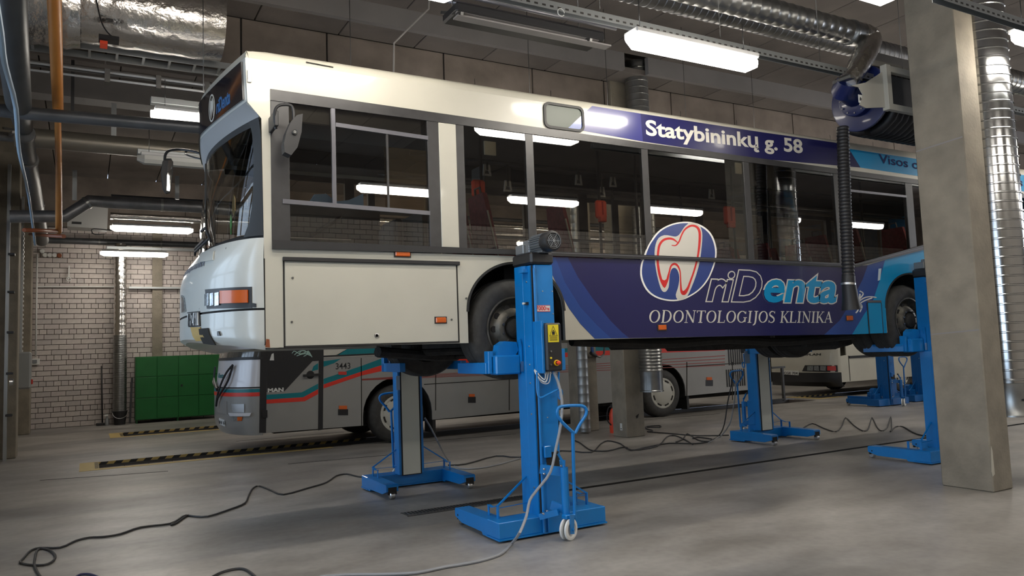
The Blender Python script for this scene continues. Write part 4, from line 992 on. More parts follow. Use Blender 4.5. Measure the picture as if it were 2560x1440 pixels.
# serif capitals drawn as strokes
def serif_text(txt, x0, x1, h, base, fn, d, shear=.22):
    TK, TN = .17, .055
    def ell(cx, cy, rx, ry, a0, a1, wmax, n=14):
        return [(cx+rx*math.cos(a0+(a1-a0)*i/n), cy+ry*math.sin(a0+(a1-a0)*i/n), TN+(wmax-TN)*abs(math.cos(a0+(a1-a0)*i/n))**1.5) for i in range(n+1)]
    def ser(x, y, w=.26): return [(x-w/2, y, TN), (x+w/2, y, TN)]
    G_ = {
        'O': (.92, [ell(.46, .5, .34, .47, 0, 2*PI, TK, 28)]),
        'D': (.90, [[(.2, 0, TK), (.2, 1, TK)], [(.08, .02, TN), (.4, .02, TN)], [(.08, .98, TN), (.4, .98, TN)], ell(.38, .5, .38, .47, -PI/2, PI/2, TK)]),
        'N': (.92, [[(.18, 0, TN), (.18, 1, TN)], [(.16, .97, TK), (.74, .05, TK)], [(.76, 0, TN), (.76, 1, TN)], ser(.18, .02), ser(.14, .98, .2), ser(.76, .98)]),
        'T': (.80, [[(.4, 0, TK), (.4, .97, TK)], ser(.4, .02, .32), [(.06, .97, TN), (.74, .97, TN)], [(.07, .8, TN), (.06, .99, TN)], [(.73, .8, TN), (.74, .99, TN)]]),
        'L': (.74, [[(.2, 0, TK), (.2, 1, TK)], ser(.2, .98, .3), [(.08, .025, TN), (.66, .025, TN)], [(.66, 0, TN), (.68, .22, TN)]]),
        'G': (.94, [ell(.47, .5, .35, .47, .65, 2*PI-.55, TK, 22), [(.76, .06, TK*.9), (.76, .42, TK*.9)], ser(.76, .43, .3), [(.78, .74, TN), (.78, .95, TN)]]),
        'I': (.46, [[(.23, 0, TK), (.23, 1, TK)], ser(.23, .02, .32), ser(.23, .98, .32)]),
        'J': (.50, [[(.30, .98, TK), (.30, .15, TK), (.24, -.10, TK*.8), (.10, -.22, TN)], ser(.30, .98, .32)]),
        'S': (.66, [[(.56, .84, TN), (.44, .96, TN), (.26, .97, .09), (.13, .84, .12), (.14, .66, .15), (.34, .52, TK), (.52, .36, .15), (.54, .16, .12), (.40, .03, .08), (.22, .03, TN), (.10, .16, TN)], [(.56, .78, TN), (.57, .98, TN)], [(.09, 0, TN), (.09, .22, TN)]]),
        'K': (.86, [[(.2, 0, TK), (.2, 1, TK)], ser(.2, .02, .3), ser(.2, .98, .3), [(.28, .45, TN), (.70, .97, TN)], [(.36, .58, TK), (.74, .02, TK)], ser(.70, .98, .26), ser(.76, .02, .26)]),
        'A': (.86, [[(.12, .02, TN), (.42, .98, TN)], [(.40, 1.0, TK), (.74, .0, TK)], [(.24, .34, TN), (.60, .34, TN)], ser(.12, .02, .24), ser(.74, .02, .28)]),
        ' ': (.42, [])}
    tot = sum(G_[c][0] for c in txt); k = (x1-x0)/(tot*h+0*h); x = 0; mb = MB(); n = 0
    for c in txt:
        wd, st = G_[c]
        for s_ in st:
            pts = [((x+p[0])*h*k+x0+shear*p[1]*h, base+p[1]*h, p[2]*h) for p in s_]
            if len(pts) == 2:
                pts = [pts[0], pts[1]]
            n += 1; dd = .0002*(n % 5)
            stroke(mb, pts, lambda u, v, w: fn(u, v, w+dd if w else 0), d)
        x += wd
    return mb
a = q(1619, 807); c = q(2080, 806.5); t_ = q(1619, 775); zz = lambda u: a[1]+(c[1]-a[1])*(u-a[0])/(c[0]-a[0])-a[1]
serif_text('ODONTOLOGIJOS KLINIKA', a[0], c[0], t_[1]-a[1], a[1], lambda u, v, w: F(u, v+zz(u), .0025+w), .001).build('lettering', printgrey, bus, label='pale grey italic serif capitals')

# ---- windows ----
b = MB().poly([(1.275, 3.655), (5.2, 3.635), (XE, 3.60), (XE, 3.665), (5.2, 3.70), (1.275, 3.748)], F, .012); b.build('window_rail', darkframe, bus, label='dark rail above the windows')
b = MB().poly([(1.275, 2.455), (3.5, 2.475), (8.32, 2.462), (9.8, 2.735), (XE, 2.76), (XE, 2.82), (9.8, 2.80), (8.32, 2.505), (1.275, 2.525)], F, .03); b.build('belt_rail', blackpl, bus, label='black belt rail below the windows')
b = MB().poly([(3.5, 2.500), (8.32, 2.488), (9.8, 2.765), (9.8, 2.77), (8.32, 2.493), (3.5, 2.506)], F, .033); b.build('belt_highlight', greyframe, bus)
posts = [(1.275, 1.42), (2.625, 2.735), (2.905, 2.985), (3.635, 3.72), (5.035, 5.12), (6.50, 6.59), (8.04, 8.19), (9.47, 9.62), (11.0, 11.12), (12.5, XE)]
for x0, x1 in posts:
    zl = 2.5 if x1 < 8.3 else 2.55+max(0, min(1, (x0-8.3)/1.5))*.24
    MB().box(x0, x1, SY-.006, SY+.04, zl, 3.66, .002).build('window_post', darkframe, bus)
MB().box(2.735, 2.905, SY-.012, SY+.04, 2.52, 3.645, .004).build('white_post', white, bus, label='white painted window post')
MB().box(1.765, 1.80, SY-.010, SY+.02, 2.84, 3.66, .002).build('sliding_frame', greyframe, bus)
a = q(706, 505); c = q(1075, 532)
b = MB(); b.bar(F(1.36, a[1]+.005, .004), F(2.63, c[1]-.005, .004), .02, .036); b.build('sliding_frame', greyframe, bus)
a = q(835, 312); c = q(1072, 346); MB().bar(F(1.80, a[1], .004), F(2.63, c[1], .004), .02, .035).build('sliding_frame', greyframe, bus)
a = q(967, 335); c = q(970, 522); MB().bar(F(a[0], a[1], .002), F(a[0], c[1], .002), .012, .018).build('sliding_frame', darkframe, bus)
a = q(2125, 477); c = q(2268, 492); MB().bar(F(8.19, a[1], .004), F(9.47, c[1], .004), .02, .03).build('sliding_frame', greyframe, bus)
for (x0, x1) in ((1.42, 2.625), (2.985, 3.635), (3.72, 5.035), (5.12, 6.50), (6.59, 8.04), (8.19, 9.47), (9.62, 11.0), (11.12, 12.5)):
    MB().add([F(x0, 2.5, 0), F(x1, 2.5 if x1 < 8.3 else 2.5+max(0, min(1, (x1-8.3)/1.5))*.28, 0), F(x1, 3.65, 0), F(x0, 3.65, 0)], [(0, 1, 2, 3)]).build('window_glass', GL, bus)
    MB().add([(x0-.02, FY, 2.5), (x1+.02, FY, 2.5), (x1+.02, FY, 3.66), (x0-.02, FY, 3.66)], [(0, 1, 2, 3)]).build('window_glass', GL, bus)
for x0, x1 in posts[1:]: MB().box(x0, x1, FY-.05, FY, 2.48, 3.66).build('window_post', darkframe, bus)
b = MB().box(1.25, 1.9, FY-.05, FY, 2.4, 2.5); b.box(1.3, XE, FY-.04, FY, 2.44, 2.53); b.box(1.3, XE, FY-.04, FY, 3.6, 3.7); b.build('window_rail', darkframe, bus)
MB().box(XE-.05, XE, SY, FY, 1.62, 4.09).build('rear_panel', cyan, bus)
# ---- interior ----
b = MB().box(1.32, XE-.06, SY+.66, FY-.66, 1.98, 2.02)
for x0, x1 in ((1.32, 2.95), (4.02, 8.85), (10.0, XE-.06)): b.box(x0, x1, SY+.05, SY+.66, 1.98, 2.02); b.box(x0, x1, FY-.66, FY-.05, 1.98, 2.02)
b.build('cabin_floor', interior, bus)
MB().box(1.35, XE-.06, SY+.05, FY-.05, 3.86, 3.90).build('cabin_ceiling', interior, bus)
MB().box(1.35, XE-.06, SY+.05, SY+.45, 3.70, 3.86, .01).build('ceiling_duct', interior, bus); MB().box(1.35, XE-.06, FY-.4, FY-.05, 3.70, 3.86, .01).build('ceiling_duct', interior, bus)
MB().box(1.36, 2.6, SY+.06, SY+.5, 3.52, 3.70, .01).build('driver_locker', mat('locker_grey', (.15, .15, .155), .6), bus)
MB().box(1.22, 1.62, SY+.12, FY-.3, 2.30, 2.56, .04).build('dashboard', blackpl, bus)
MB().box(1.30, 1.95, SY+.10, SY+.35, 2.565, 2.575).build('paper_sheet', whitepl, bus)
ctr = Vector((1.82, 6.72, 2.72)); u = Vector((.75, 0, .55)).normalized(); v = Vector((0, 1, 0))
MB().tube([ctr+(u*math.cos(a)+v*math.sin(a))*.23 for a in [k*PI/10 for k in range(21)]], .016, 8).build('steering_wheel', blackpl, bus)
MB().box(2.60, 2.64, SY+.1, 7.4, 2.02, 2.86, .005).build('driver_partition', interior, bus)
MB().box(2.23, 2.62, SY+.018, SY+.02, 2.82, 3.38).build('film_pane', glassmat('brown_film', (.80, .68, .50), .5, .3), bus, label='scratched brown film on the sliding pane')
MB().box(1.62, 2.62, 7.36, 7.40, 2.0, 3.10).build('driver_partition', interior, bus)
MB().box(2.12, 2.52, 6.5, 6.95, 2.42, 2.52, .03).build('driver_seat', interior, bus); MB().box(2.46, 2.56, 6.52, 6.93, 2.5, 2.84, .03).build('driver_seat', interior, bus)
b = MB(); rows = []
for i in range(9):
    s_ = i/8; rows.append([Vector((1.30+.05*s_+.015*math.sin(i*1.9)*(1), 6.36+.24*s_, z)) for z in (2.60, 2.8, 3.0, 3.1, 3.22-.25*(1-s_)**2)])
b.grid(rows); rows = [[p+Vector((.02, 0, 0)) for p in r] for r in rows]; b.grid(rows); b.build('blue_reflection', reflblue, bus, label='added light blue sheet standing in for daylight reflected in the windscreen')  # added sheet imitates daylight reflected in the windscreen
MB().poly([(1.60, 2.86), (1.66, 2.95), (1.76, 2.96), (1.84, 2.90), (1.95, 2.92), (2.08, 2.985), (2.08, 2.86)], lambda u, v, w: (u, 6.25+w, v), .03).build('blue_reflection_hump', reflblue, bus, label='added light blue shape standing in for a reflection in the driver side window')  # added shape imitates a blue reflection in the side glass
p = PX(577, 570, 1.05); b = MB().poly([(-.03, .09), (0, .13), (.03, .09), (.045, .02), (.015, -.01), (.02, -.06), (-.02, -.06), (-.015, -.01), (-.045, .02)], lambda u, v, w: (p.x+w, p.y-u*1.1, p.z+v*.9), .004); b.build('air_freshener', mat('freshener_green', (.10, .32, .08), .6), bus, label='green tree-shaped air freshener')
p = PX(584, 515, 1.05); b = MB().poly([(-.07, .04), (0, .10), (.07, .04), (.06, -.05), (0, -.09), (-.06, -.05)], lambda u, v, w: (p.x+w, p.y-u*1.1, p.z+v), .004); b.build('pennant', mat('brown_cloth', (.16, .10, .03), .8), bus)
def bseat(x, y, h=.0, face=1):
    s_ = MB().box(x-.22*face-.0 if face > 0 else x, x+.22, y-.22, y+.22, 2.44+h, 2.50+h, .02).build('seat', seatm, bus)
    rows = []
    for i in range(7):
        t = i/6; rows.append([(x+face*(-.20-.09*t), y+yy*(1-.25*t*t), 2.48+h+.62*t) for yy in (-.21, -.1, 0, .1, .21)])
    m_ = MB(); m_.grid(rows); m_.grid([[(p[0]-.045*face, p[1], p[2]) for p in r] for r in rows])
    rim = lambda R: [r[0] for r in R]+list(R[-1][1:])+[r[-1] for r in reversed(R[:-1])]
    A = rim(rows); m_.grid([A, [(p[0]-.045*face, p[1], p[2]) for p in A]]); m_.build('backrest', seatm, s_)
    MB().tube([(x-.30*face, y-.06, 3.08+h), (x-.31*face, y-.05, 3.17+h), (x-.31*face, y+.05, 3.17+h), (x-.30*face, y+.06, 3.08+h)], .012, 6).build('grab_handle', blackpl, s_)
    MB().bar((x-.22*face, y-.225, 2.46+h), (x-.31*face, y-.20, 2.92+h), .022, .012).build('side_strip', seatback, s_)
    MB().box(x-.1, x+.1, y-.1, y+.1, 2.0, 2.44+h).build('seat_base', blackpl, s_)
for x, y, h in ((3.62, 6.5, .0), (3.62, 7.0, .0), (5.0, 7.25, .12), (5.5, 8.2, -.2), (6.9, 6.6, -.40), (6.9, 8.2, -.4), (7.5, 6.6, -.33), (7.5, 7.1, -.33), (8.2, 6.6, -.30), (8.2, 7.1, -.3), (8.2, 8.2, -.3), (9.2, 6.6, -.08), (9.2, 7.1, -.08), (9.3, 8.2, -.08), (10.2, 6.6, .0), (10.2, 8.2, .0), (11.4, 6.6, .0), (11.4, 8.2, .0)): bseat(x, y, h)
def vpole(x, y): MB().cyl((x, y, 2.02), (x, y, 3.86), .017, n=8).build('grab_pole', blackpl, bus)
for px_, y in ((1204, 6.9), (1497, 6.9), (1830, 6.9), (1530, 7.9), (1700, 8.2), (1920, 7.9), (1590, 6.7), (2150, 7.0)): vpole(PY(px_, 480, y).x, y)
for y, z in ((6.95, 3.58), (7.9, 3.58)): MB().cyl((2.8, y, z), (XE-.2, y, z), .017, n=8).build('grab_rail', blackpl, bus)
MB().cyl((4.2, 7.95, 2.95), (6.4, 7.95, 2.95), .017, n=8).build('grab_rail', blackpl, bus); MB().cyl((5.3, 6.9, 2.85), (6.3, 6.9, 2.85), .015, n=8).build('grab_rail', blackpl, bus)
for x0, y0, x1, y1 in ((1180, 448, 1214, 504), (1489, 500, 1518, 556), (1810, 515, 1840, 570)):
    a = PY(x0, y0, 6.82); c = PY(x1, y1, 6.82); z0 = c.z; z1 = a.z; w = c.x-a.x
    o = MB().box(a.x, c.x, 6.80, 6.86, z0+.04, z1, .02).build('ticket_validator', redpl, bus, label='red ticket validator on a grab pole')
    MB().box(a.x+w*.25, c.x-w*.15, 6.79, 6.85, z0, z0+.06, .008).build('validator_slot', redpl, o)
    MB().box(a.x+w*.46, a.x+w*.54, 6.785, 6.80, z0+.08, z1-.02).build('rib', redlens, o)
for x0, y0, x1, y1 in ((1209, 352, 1240, 390), (1836, 406, 1857, 436)):
    a = PY(x0, y0, 6.13); c = PY(x1, y1, 6.13); MB().box(a.x, c.x, 6.12, 6.135, c.z, a.z, .004).build('notice_plate', mat('cream_card', (.50, .47, .38), .6), bus, label='cream notice card on the window')
for px_, py_ in ((1218, 425), (1447, 450), (1533, 455), (1505, 480), (1780, 485), (1270, 465)):
    p = PY(px_, py_, 6.95); b = MB().box(p.x-.012, p.x+.012, p.y-.004, p.y+.004, p.z, 3.58); b.build('strap', blackpl, bus); MB().poly([[(-.05, -.06), (.05, -.06), (.035, .06), (-.035, .06)], [(-.03, -.04), (.03, -.04), (.02, .0), (-.02, .0)]], lambda u, v, w: (p.x+u, p.y+w, p.z+v), .015).build('strap_handle', boxgrey, bus)
MB().box(3.75, 4.1, 7.2, 7.5, 3.35, 3.62, .01).build('monitor', interior, bus)
for x0, x1 in ((5.9, 6.05), (7.0, 7.12)):
    MB().box(x0, x1, FY-.06, FY-.02, 2.0, 3.7).build('door_leaf_frame', blackpl, bus)
# ---- underbody ----
b = MB().box(1.5, XE-.1, SY+.68, FY-.68, 1.72, 1.97)
for x0, x1 in ((1.5, 2.95), (4.02, 8.85), (10.0, XE-.1)): b.box(x0, x1, SY+.05, SY+.68, 1.70, 1.80); b.box(x0, x1, FY-.68, FY-.05, 1.70, 1.80)
b.build('underbody', darkmat, bus)
b = MB().box(3.33, 3.63, SY+.45, FY-.45, 1.52, 1.72, .03); b.tube([(2.3, 6.6, 1.62), (3.0, 6.9, 1.56), (3.4, 7.3, 1.55)], .05, 8); b.tube([(2.5, 7.0, 1.60), (3.3, 6.55, 1.60)], .035, 8); b.cyl((2.75, 6.9, 1.62), (2.75, 6.9, 1.74), .10, n=12); b.build('front_axle', darkmat, bus)
b = MB().box(9.25, 9.60, SY+.5, FY-.5, 1.58, 1.86, .05); b.lathe([(0, -.25), (.22, -.2), (.26, 0), (.22, .2), (0, .25)], (9.42, 7.3, 1.70), (0, 1, 0), 16); b.box(6.6, 7.6, 6.8, 7.8, 1.50, 1.74, .06); b.box(7.8, 8.5, 6.5, 7.0, 1.45, 1.72, .05); b.build('rear_axle', darkmat, bus)
b = MB().tube(smooth_path([(4.2, 6.3, 1.66), (5.4, 6.35, 1.60), (6.4, 6.4, 1.62), (7.4, 6.5, 1.57), (8.6, 6.4, 1.62)], 4), .05, 8); b.box(5.2, 6.0, 6.5, 7.1, 1.55, 1.72, .04); b.build('pipework', darkmat, bus)
wheel(bus, 3.48, SY+.06, 1.79, .47, .28)
wheel(bus, 3.48, FY-.06, 1.79, .47, .28, 1)
wheel(bus, 9.42, SY+.06, 1.79, .47, .28); wheel(bus, 9.42, SY+.40, 1.79, .47, .26)
wheel(bus, 9.42, FY-.06, 1.79, .47, .28, 1); wheel(bus, 9.42, FY-.40, 1.79, .47, .26, 1)
# ---- mirrors ----
m1 = MB().tube(smooth_path([PY(690, 322, 5.93), PY(687, 300, 5.90), PY(688, 275, 5.88), PY(700, 263, 5.87), PY(725, 263, 5.86), PY(733, 275, 5.86), PY(734, 300, 5.86), PY(731, 345, 5.87)], 4), .012, 8)
m1.box(PY(685, 280, 5.95).x-.012, PY(685, 280, 5.95).x+.02, 5.88, SY, PY(685, 320, 5.95).z, PY(685, 282, 5.95).z, .005)
mo = m1.build('mirror_arm', blackpl, bus)
mp = [(757, 284), (754, 330), (744, 368), (728, 388), (712, 380), (710, 358), (716, 330), (728, 303), (742, 288)]
b = MB().poly([(PY(x, y, 5.84).x, PY(x, y, 5.84).z) for x, y in mp], lambda u, v, w: (u, 5.84+w, v), .10); b.build('mirror_housing', blackpl, mo, label='black driver side mirror housing')
p = PY(737, 330, 5.83); MB().lathe([(0, .006), (.012, .006), (.016, .0), (.02, .004), (.022, 0)], p, (0, -1, 0), 12).build('mirror_knob', darksteel, mo)
Ym = 8.78
m2 = MB().tube(smooth_path([PY(512, 390, 8.5), PY(490, 380, 8.6), PY(455, 374, Ym), PY(425, 376, Ym), PY(414, 386, Ym), PY(412, 400, Ym)], 4), .014, 8); m2.tube(smooth_path([PY(505, 398, 8.5), PY(480, 392, 8.6), PY(463, 384, Ym), PY(468, 377, Ym)], 3), .01, 6); mo = m2.build('mirror_arm', blackpl, bus)
mp = [(414, 396), (428, 396), (433, 405), (432, 440), (426, 480), (416, 482), (408, 470), (404, 430), (407, 402)]
MB().poly([(PY(x, y, Ym).x, PY(x, y, Ym).z) for x, y in mp], lambda u, v, w: (u, Ym+w, v), .08).build('mirror_housing', blackpl, mo)
MB().poly([(PY(x, y, Ym).x, PY(x, y, Ym).z) for x, y in [(420, 400), (430, 402), (430, 440), (424, 478), (417, 476), (418, 430)]], lambda u, v, w: (u, Ym-w, v), .004).build('mirror_glass', mirrorm, mo)

# ================= COLUMN LIFTS =================
def make_lift(label, fz, M_, detailed=True):
    t = thing('column_lift', label, 'lift')
    b = MB().box(-.545, .545, 0, .22, .03, .165, .006); b.box(-.55, .55, -.012, .225, .018, .032); b.build('base_beam', M_, t)
    for s in (-1, 1):
        b = MB(); x0, x1 = (-.545, -.405) if s < 0 else (.405, .545)
        b.poly([(.21, .018), (.30, .018), (.32, .04), (.72, .045), (.86, .085), (.86, .150), (.84, .160), (.21, .164)], lambda u, v, w: (x0+w, u, v), x1-x0); lg = b.build('leg', M_, t)
        MB().box(x0+.02, x1-.02, .84, .862, .05, .13).build('roller_pocket', joint, lg)
        b = MB().lathe([(0, 0), (.030, 0), (.038, .008), (.038, .052), (.030, .06), (0, .06)], (x0+.04, .845, .040), (1, 0, 0), 16); b.build('roller', steel, lg)
        MB().cyl((x0-.002, .80, .10), (x0+.002, .80, .10), .010, n=8).build('pin_hole', joint, lg)
        g = MB(); X = s*.46
        g.bar((X, .17, .165), (X, .17, .275), .012, .03, (0, 1, 0)); g.bar((X, .17, .27), (s*.12, .22, .49), .014, .014); g.bar((X, .17, .272), (X, .26, .245), .03, .006); g.bar((X, .26, .245), (X, .34, .255), .03, .006); g.bar((X, .34, .255), (X, .34, .165), .006, .03, (0, 1, 0)); g.bar((X, .17, .25), (s*.14, .22, .25), .005)
        g.build('foot_guard', M_, t)
    b = MB().box(-.14, .18, .15, .30, .16, 2.34, .004); b.box(-.140, -.128, .02, .15, .16, 2.33); b.build('mast', M_, t)
    b = MB().box(-.115, .075, -.015, .15, .165, 2.335, .006); b.build('front_cover', M_, t)
    b = MB().box(-.128, -.115, .01, .15, .17, 2.33); b.build('groove', joint, t)
    MB().cyl((-.118, -.018, .03), (-.118, -.018, 2.30), .013, n=10).build('cover_edge', M_, t)
    MB().box(-.075, .10, -.02, .10, .02, .62, .004).build('lower_cover', M_, t)
    MB().box(-.07, .06, -.022, -.018, .555, .70).build('cover_slot', joint, t) if detailed else None
    MB().box(-.108, .148, .30, .304, .15, fz-.1).build('screw_cover', joint, t)
    MB().box(-.090, .130, .304, .308, .16, fz-.1).build('screw_cover', screwc, t, label='pale grey strip cover down the mast')
    b = MB().box(-.165, -.14, .06, .12, 2.28, 2.33); b.box(-.19, -.14, .05, .13, 2.27, 2.30); b.build('top_tab', M_, t)
    MB().box(-.155, .085, -.03, .31, 2.34, 2.445, .018).build('top_cap', blackpl, t)
    # motor
    c = (-.02, 0, 2.525)
    b = MB(); b.lathe([(0, .10), (.050, .10), (.070, .09), (.070, -.10), (0, -.10)], c, (0, -1, 0), 24)
    for k in range(26):
        a = 2*PI*k/26; u = Vector((math.cos(a), 0, math.sin(a))); b.bar(Vector(c)+u*.079+Vector((0, .10, 0)), Vector(c)+u*.079+Vector((0, -.10, 0)), .004, .020, u)
    mt = b.build('motor', motor, t, label='grey finned electric motor')
    b = MB().lathe([(.088, .09), (.090, .11), (.090, .185), (.082, .20), (.070, .204), (.070, .196)], c, (0, -1, 0), 28); b.lathe([(0, .190), (.07, .190)], c, (0, -1, 0), 28); b.build('fan_cowl', blackpl, mt)
    b = MB()
    for r in (.025, .04, .055, .07): b.tube([(c[0]+r*math.cos(a), -.20, c[2]+r*math.sin(a)) for a in [k*PI/10 for k in range(21)]], .0025, 4)
    for k in range(6): a = k*PI/3; b.bar((c[0], -.20, c[2]), (c[0]+.07*math.cos(a), -.20, c[2]+.07*math.sin(a)), .004)
    b.cyl((c[0], -.198, c[2]), (c[0], -.206, c[2]), .014, n=10); b.build('fan_grille', motor, mt)
    b = MB().box(-.09, .05, .10, .22, 2.45, 2.575, .012); b.box(-.12, -.05, .16, .30, 2.45, 2.54, .008); b.box(-.07, .04, -.08, .10, 2.44, 2.475, .004); b.build('gearbox', motor, t)
    # carriage
    b = MB().box(-.42, .30, .28, .36, fz-.10, fz+.06, .01); b.box(-.40, -.15, .22, .36, fz-.11, fz+.06, .012); b.build('carriage', M_, t)
    for x in (-.445, .315):
        b = MB().box(x-.02, x+.05, .30, .88, fz-.10, fz-.0, .004); b.box(x+.0, x+.05, .28, .36, fz-.10, fz+.10, .004); b.build('fork', M_, t)
    b = MB().poly([(-.36, fz+.06), (-.34, fz+.15), (-.28, fz+.185), (-.16, fz+.175), (-.14, fz+.10), (-.17, fz+.06)], lambda u, v, w: (u, .27+w, v), .10); b.build('locking_block', M_, t)
    b = MB().bar((-.155, .2, fz-.02), (-.155, .2, fz+.12), .012, .03, (0, 1, 0)); b.bar((-.155, .2, fz+.12), (-.17, .2, fz+.2), .012, .03, (0, 1, 0)); b.build('release_strap', M_, t)
    b = MB().box(-.165, -.145, .18, .20, fz-.09, fz); b.build('catch', steel, t)
    b = MB()
    for (x, y, z) in ((-.14, .08, 2.19), (-.14, .08, 1.30), (-.14, .08, 1.46), (-.14, .08, 1.62), (-.14, .08, .40), (-.14, .08, 1.03)): b.cyl((x+.003, y, z), (x-.006, y, z), .008, n=6)
    for (x, z) in ((-.04, .7), (-.04, 1.0), (-.04, 2.1), (.06, 2.1), (.06, 1.9)): b.cyl((x, -.014, z), (x, -.022, z), .006, n=6)
    b.build('bolt', steel, t)
    b = MB().box(-.165, -.14, .06, .10, 1.985, 2.01); b.build('limit_switch', blackpl, t); MB().cyl((-.19, .08, 1.998), (-.165, .08, 1.998), .010, n=8).build('switch_plunger', whitepl, t)
    # control box
    L = lambda x, y: PY(x, y, 5.55)-Vector((3.545, 5.70, 0))
    MB().box(-.130, -.104, -.12, .02, 1.385, 1.835, .003).build('box_bracket', M_, t)
    cb = MB().box(-.104, .058, -.150, 0, 1.40, 1.815, .014).build('control_box', blackpl, t, label='black control box with yellow warning label and emergency stop')
    a = L(1369, 812); c2 = L(1397, 855)
    MB().box(a.x, c2.x, -.153, -.150, c2.z, a.z).build('warning_label', yellow, cb)
    b = MB(); w_ = c2.x-a.x; h_ = a.z-c2.z; f2 = lambda u, v, w: (a.x+u*w_, -.1533-w, c2.z+v*h_)
    stroke(b, [(.15, .38, .03), (.5, .92, .03)], f2, .001); stroke(b, [(.5, .92, .03), (.85, .38, .03)], f2, .001); stroke(b, [(.1, .36, .03), (.9, .36, .03)], f2, .001)
    b.poly([(.38, .42), (.62, .42), (.64, .62), (.36, .62)], f2, .001); b.poly([(.42, .64), (.58, .64), (.56, .70), (.44, .70)], f2, .001)
    for v in (.28, .22, .16, .10): stroke(b, [(.14, v, .02), (.86, v, .02)], f2, .001)
    b.build('warning_symbol', blackpl, cb, label='black triangle symbol with lines of text')
    for y, m_ in ((879, darksteel), (895, yellow), (912, darksteel)):
        p = L(1377, y); MB().lathe([(.009, 0), (.009, .008), (.004, .01), (0, .01)], (p.x, -.15, p.z), (0, -1, 0), 12).build('push_button', m_, cb)
    p = L(1391, 907); MB().lathe([(.026, 0), (.026, .012), (.018, .014), (.018, .012)], (p.x, -.15, p.z), (0, -1, 0), 20).build('stop_base', mat('stop_yellow', (.75, .38, .0), .4), cb); MB().lathe([(.010, .012), (.010, .028), (.017, .032), (.017, .046), (.012, .05), (0, .051)], (p.x, -.15, p.z), (0, -1, 0), 16).build('stop_button', redpl, cb, label='red emergency stop button')
    b = MB()
    for x in (-.08, -.055, -.03, .02): b.cyl((x, -.08, 1.40), (x, -.08, 1.375), .011, n=8)
    b.build('cable_gland', whitepl, cb)
    b = MB(); b.tube(smooth_path([(-.08, -.08, 1.38), (-.10, -.09, 1.33), (-.13, -.04, 1.38), (-.125, .02, 1.42)], 4), .006, 6); b.tube(smooth_path([(-.055, -.08, 1.38), (-.09, -.09, 1.31), (-.13, -.04, 1.35), (-.13, .03, 1.42)], 4), .007, 6); b.tube(smooth_path([(-.03, -.08, 1.38), (-.06, -.09, 1.30), (-.11, -.05, 1.31), (-.13, .0, 1.40)], 4), .005, 6)
    b.build('wiring', whitepl, t)
    # label plate
    a = PY(1338, 763, 5.68)-Vector((3.545, 5.70, 0)); c2 = PY(1376, 779, 5.68)-Vector((3.545, 5.70, 0))
    lp = MB().box(a.x, c2.x, -.018, -.015, c2.z, a.z).build('load_plate', whitepl, t, label='white load plate reading 7000 kg')
    b = MB(); f2 = lambda u, v, w: (u, -.0182-w, v); w_ = c2.x-a.x; h_ = a.z-c2.z
    text_on(b, '7000', f2, a.x+w_*.06, a.x+w_*.70, c2.z+h_*.18, a.z-h_*.12, d=.001, bold=.02)
    text_on(b, 'kg', f2, a.x+w_*.75, a.x+w_*.95, c2.z+h_*.20, a.z-h_*.30, d=.001, bold=.02); b.build('lettering', redprint, lp)
    b = MB().box(a.x, c2.x, -.0186, -.018, a.z-.004, a.z); b.box(a.x, c2.x, -.0186, -.018, c2.z, c2.z+.004); b.box(a.x, a.x+.003, -.0186, -.018, c2.z, a.z); b.build('plate_border', redprint, lp)
    # hook bar
    L2 = lambda x, y, Y: PY(x, y, Y)-Vector((3.545, 5.70, 0))
    b = MB().tube(smooth_path([L2(1342, 930, 5.62), L2(1343, 975, 5.62), L2(1350, 994, 5.60), L2(1372, 985, 5.58), L2(1397, 973, 5.58), L2(1405, 980, 5.58), L2(1403, 995, 5.60), L2(1396, 990, 5.62), L2(1397, 930, 5.64)], 4), .009, 8); b.build('cable_hook', M_, t)
    # towing device
    b = MB().tube(smooth_path([L2(1436, 1084, 5.45), L2(1412, 1062, 5.45), L2(1396, 1042, 5.45), L2(1394, 1025, 5.45), L2(1405, 1016, 5.45), L2(1450, 1014, 5.45), L2(1465, 1022, 5.45), L2(1464, 1038, 5.45), L2(1450, 1060, 5.45), L2(1438, 1083, 5.45)], 4), .014, 10)
    b.cyl(L2(1432, 1082, 5.45), L2(1437, 1296, 5.45), .015, n=12); hd = b.build('tow_handle', M_, t)
    b = MB().cyl(L2(1410, 1168, 5.50), L2(1416, 1290, 5.50), .034, n=14); b.cyl(L2(1410, 1150, 5.5), L2(1410, 1168, 5.5), .012, n=8); b.bar(L2(1410, 1160, 5.5), L2(1392, 1130, 5.52), .02); b.build('hydraulic_jack', M_, t)
    p = L2(1391, 1131, 5.52); MB().lathe([(0, -.018), (.014, -.012), (.018, 0), (.014, .012), (0, .018)], p, (0, 0, 1), 12).build('lever_knob', blackpl, t)
    b = MB()
    for (x0, y0, x1, y1, Ya, h) in ((1350, 1172, 1414, 1180, 5.66, .075), (1350, 1292, 1396, 1280, 5.66, .05), (1378, 1262, 1416, 1275, 5.62, .07)):
        b.bar(L2(x0, y0, Ya), L2(x1, y1, 5.52), .03, h)
    b.box(-.10, -.03, -.05, -.02, .66, .76, .006); b.build('tow_bracket', M_, t)
    b = MB()
    for x, y, Ya in ((1357, 1172, 5.64), (1357, 1184, 5.64), (1399, 1164, 5.60), (1355, 1283, 5.64), (1365, 1277, 5.64)): b.cyl(L2(x, y, Ya), L2(x, y, Ya)-Vector((0, .03, 0)), .009, n=6)
    b.build('bracket_bolt', steel, t)
    wc = L2(1421, 1319, 5.46); wc.z = .088; ax = Vector((.38, -.92, 0))
    b = MB()
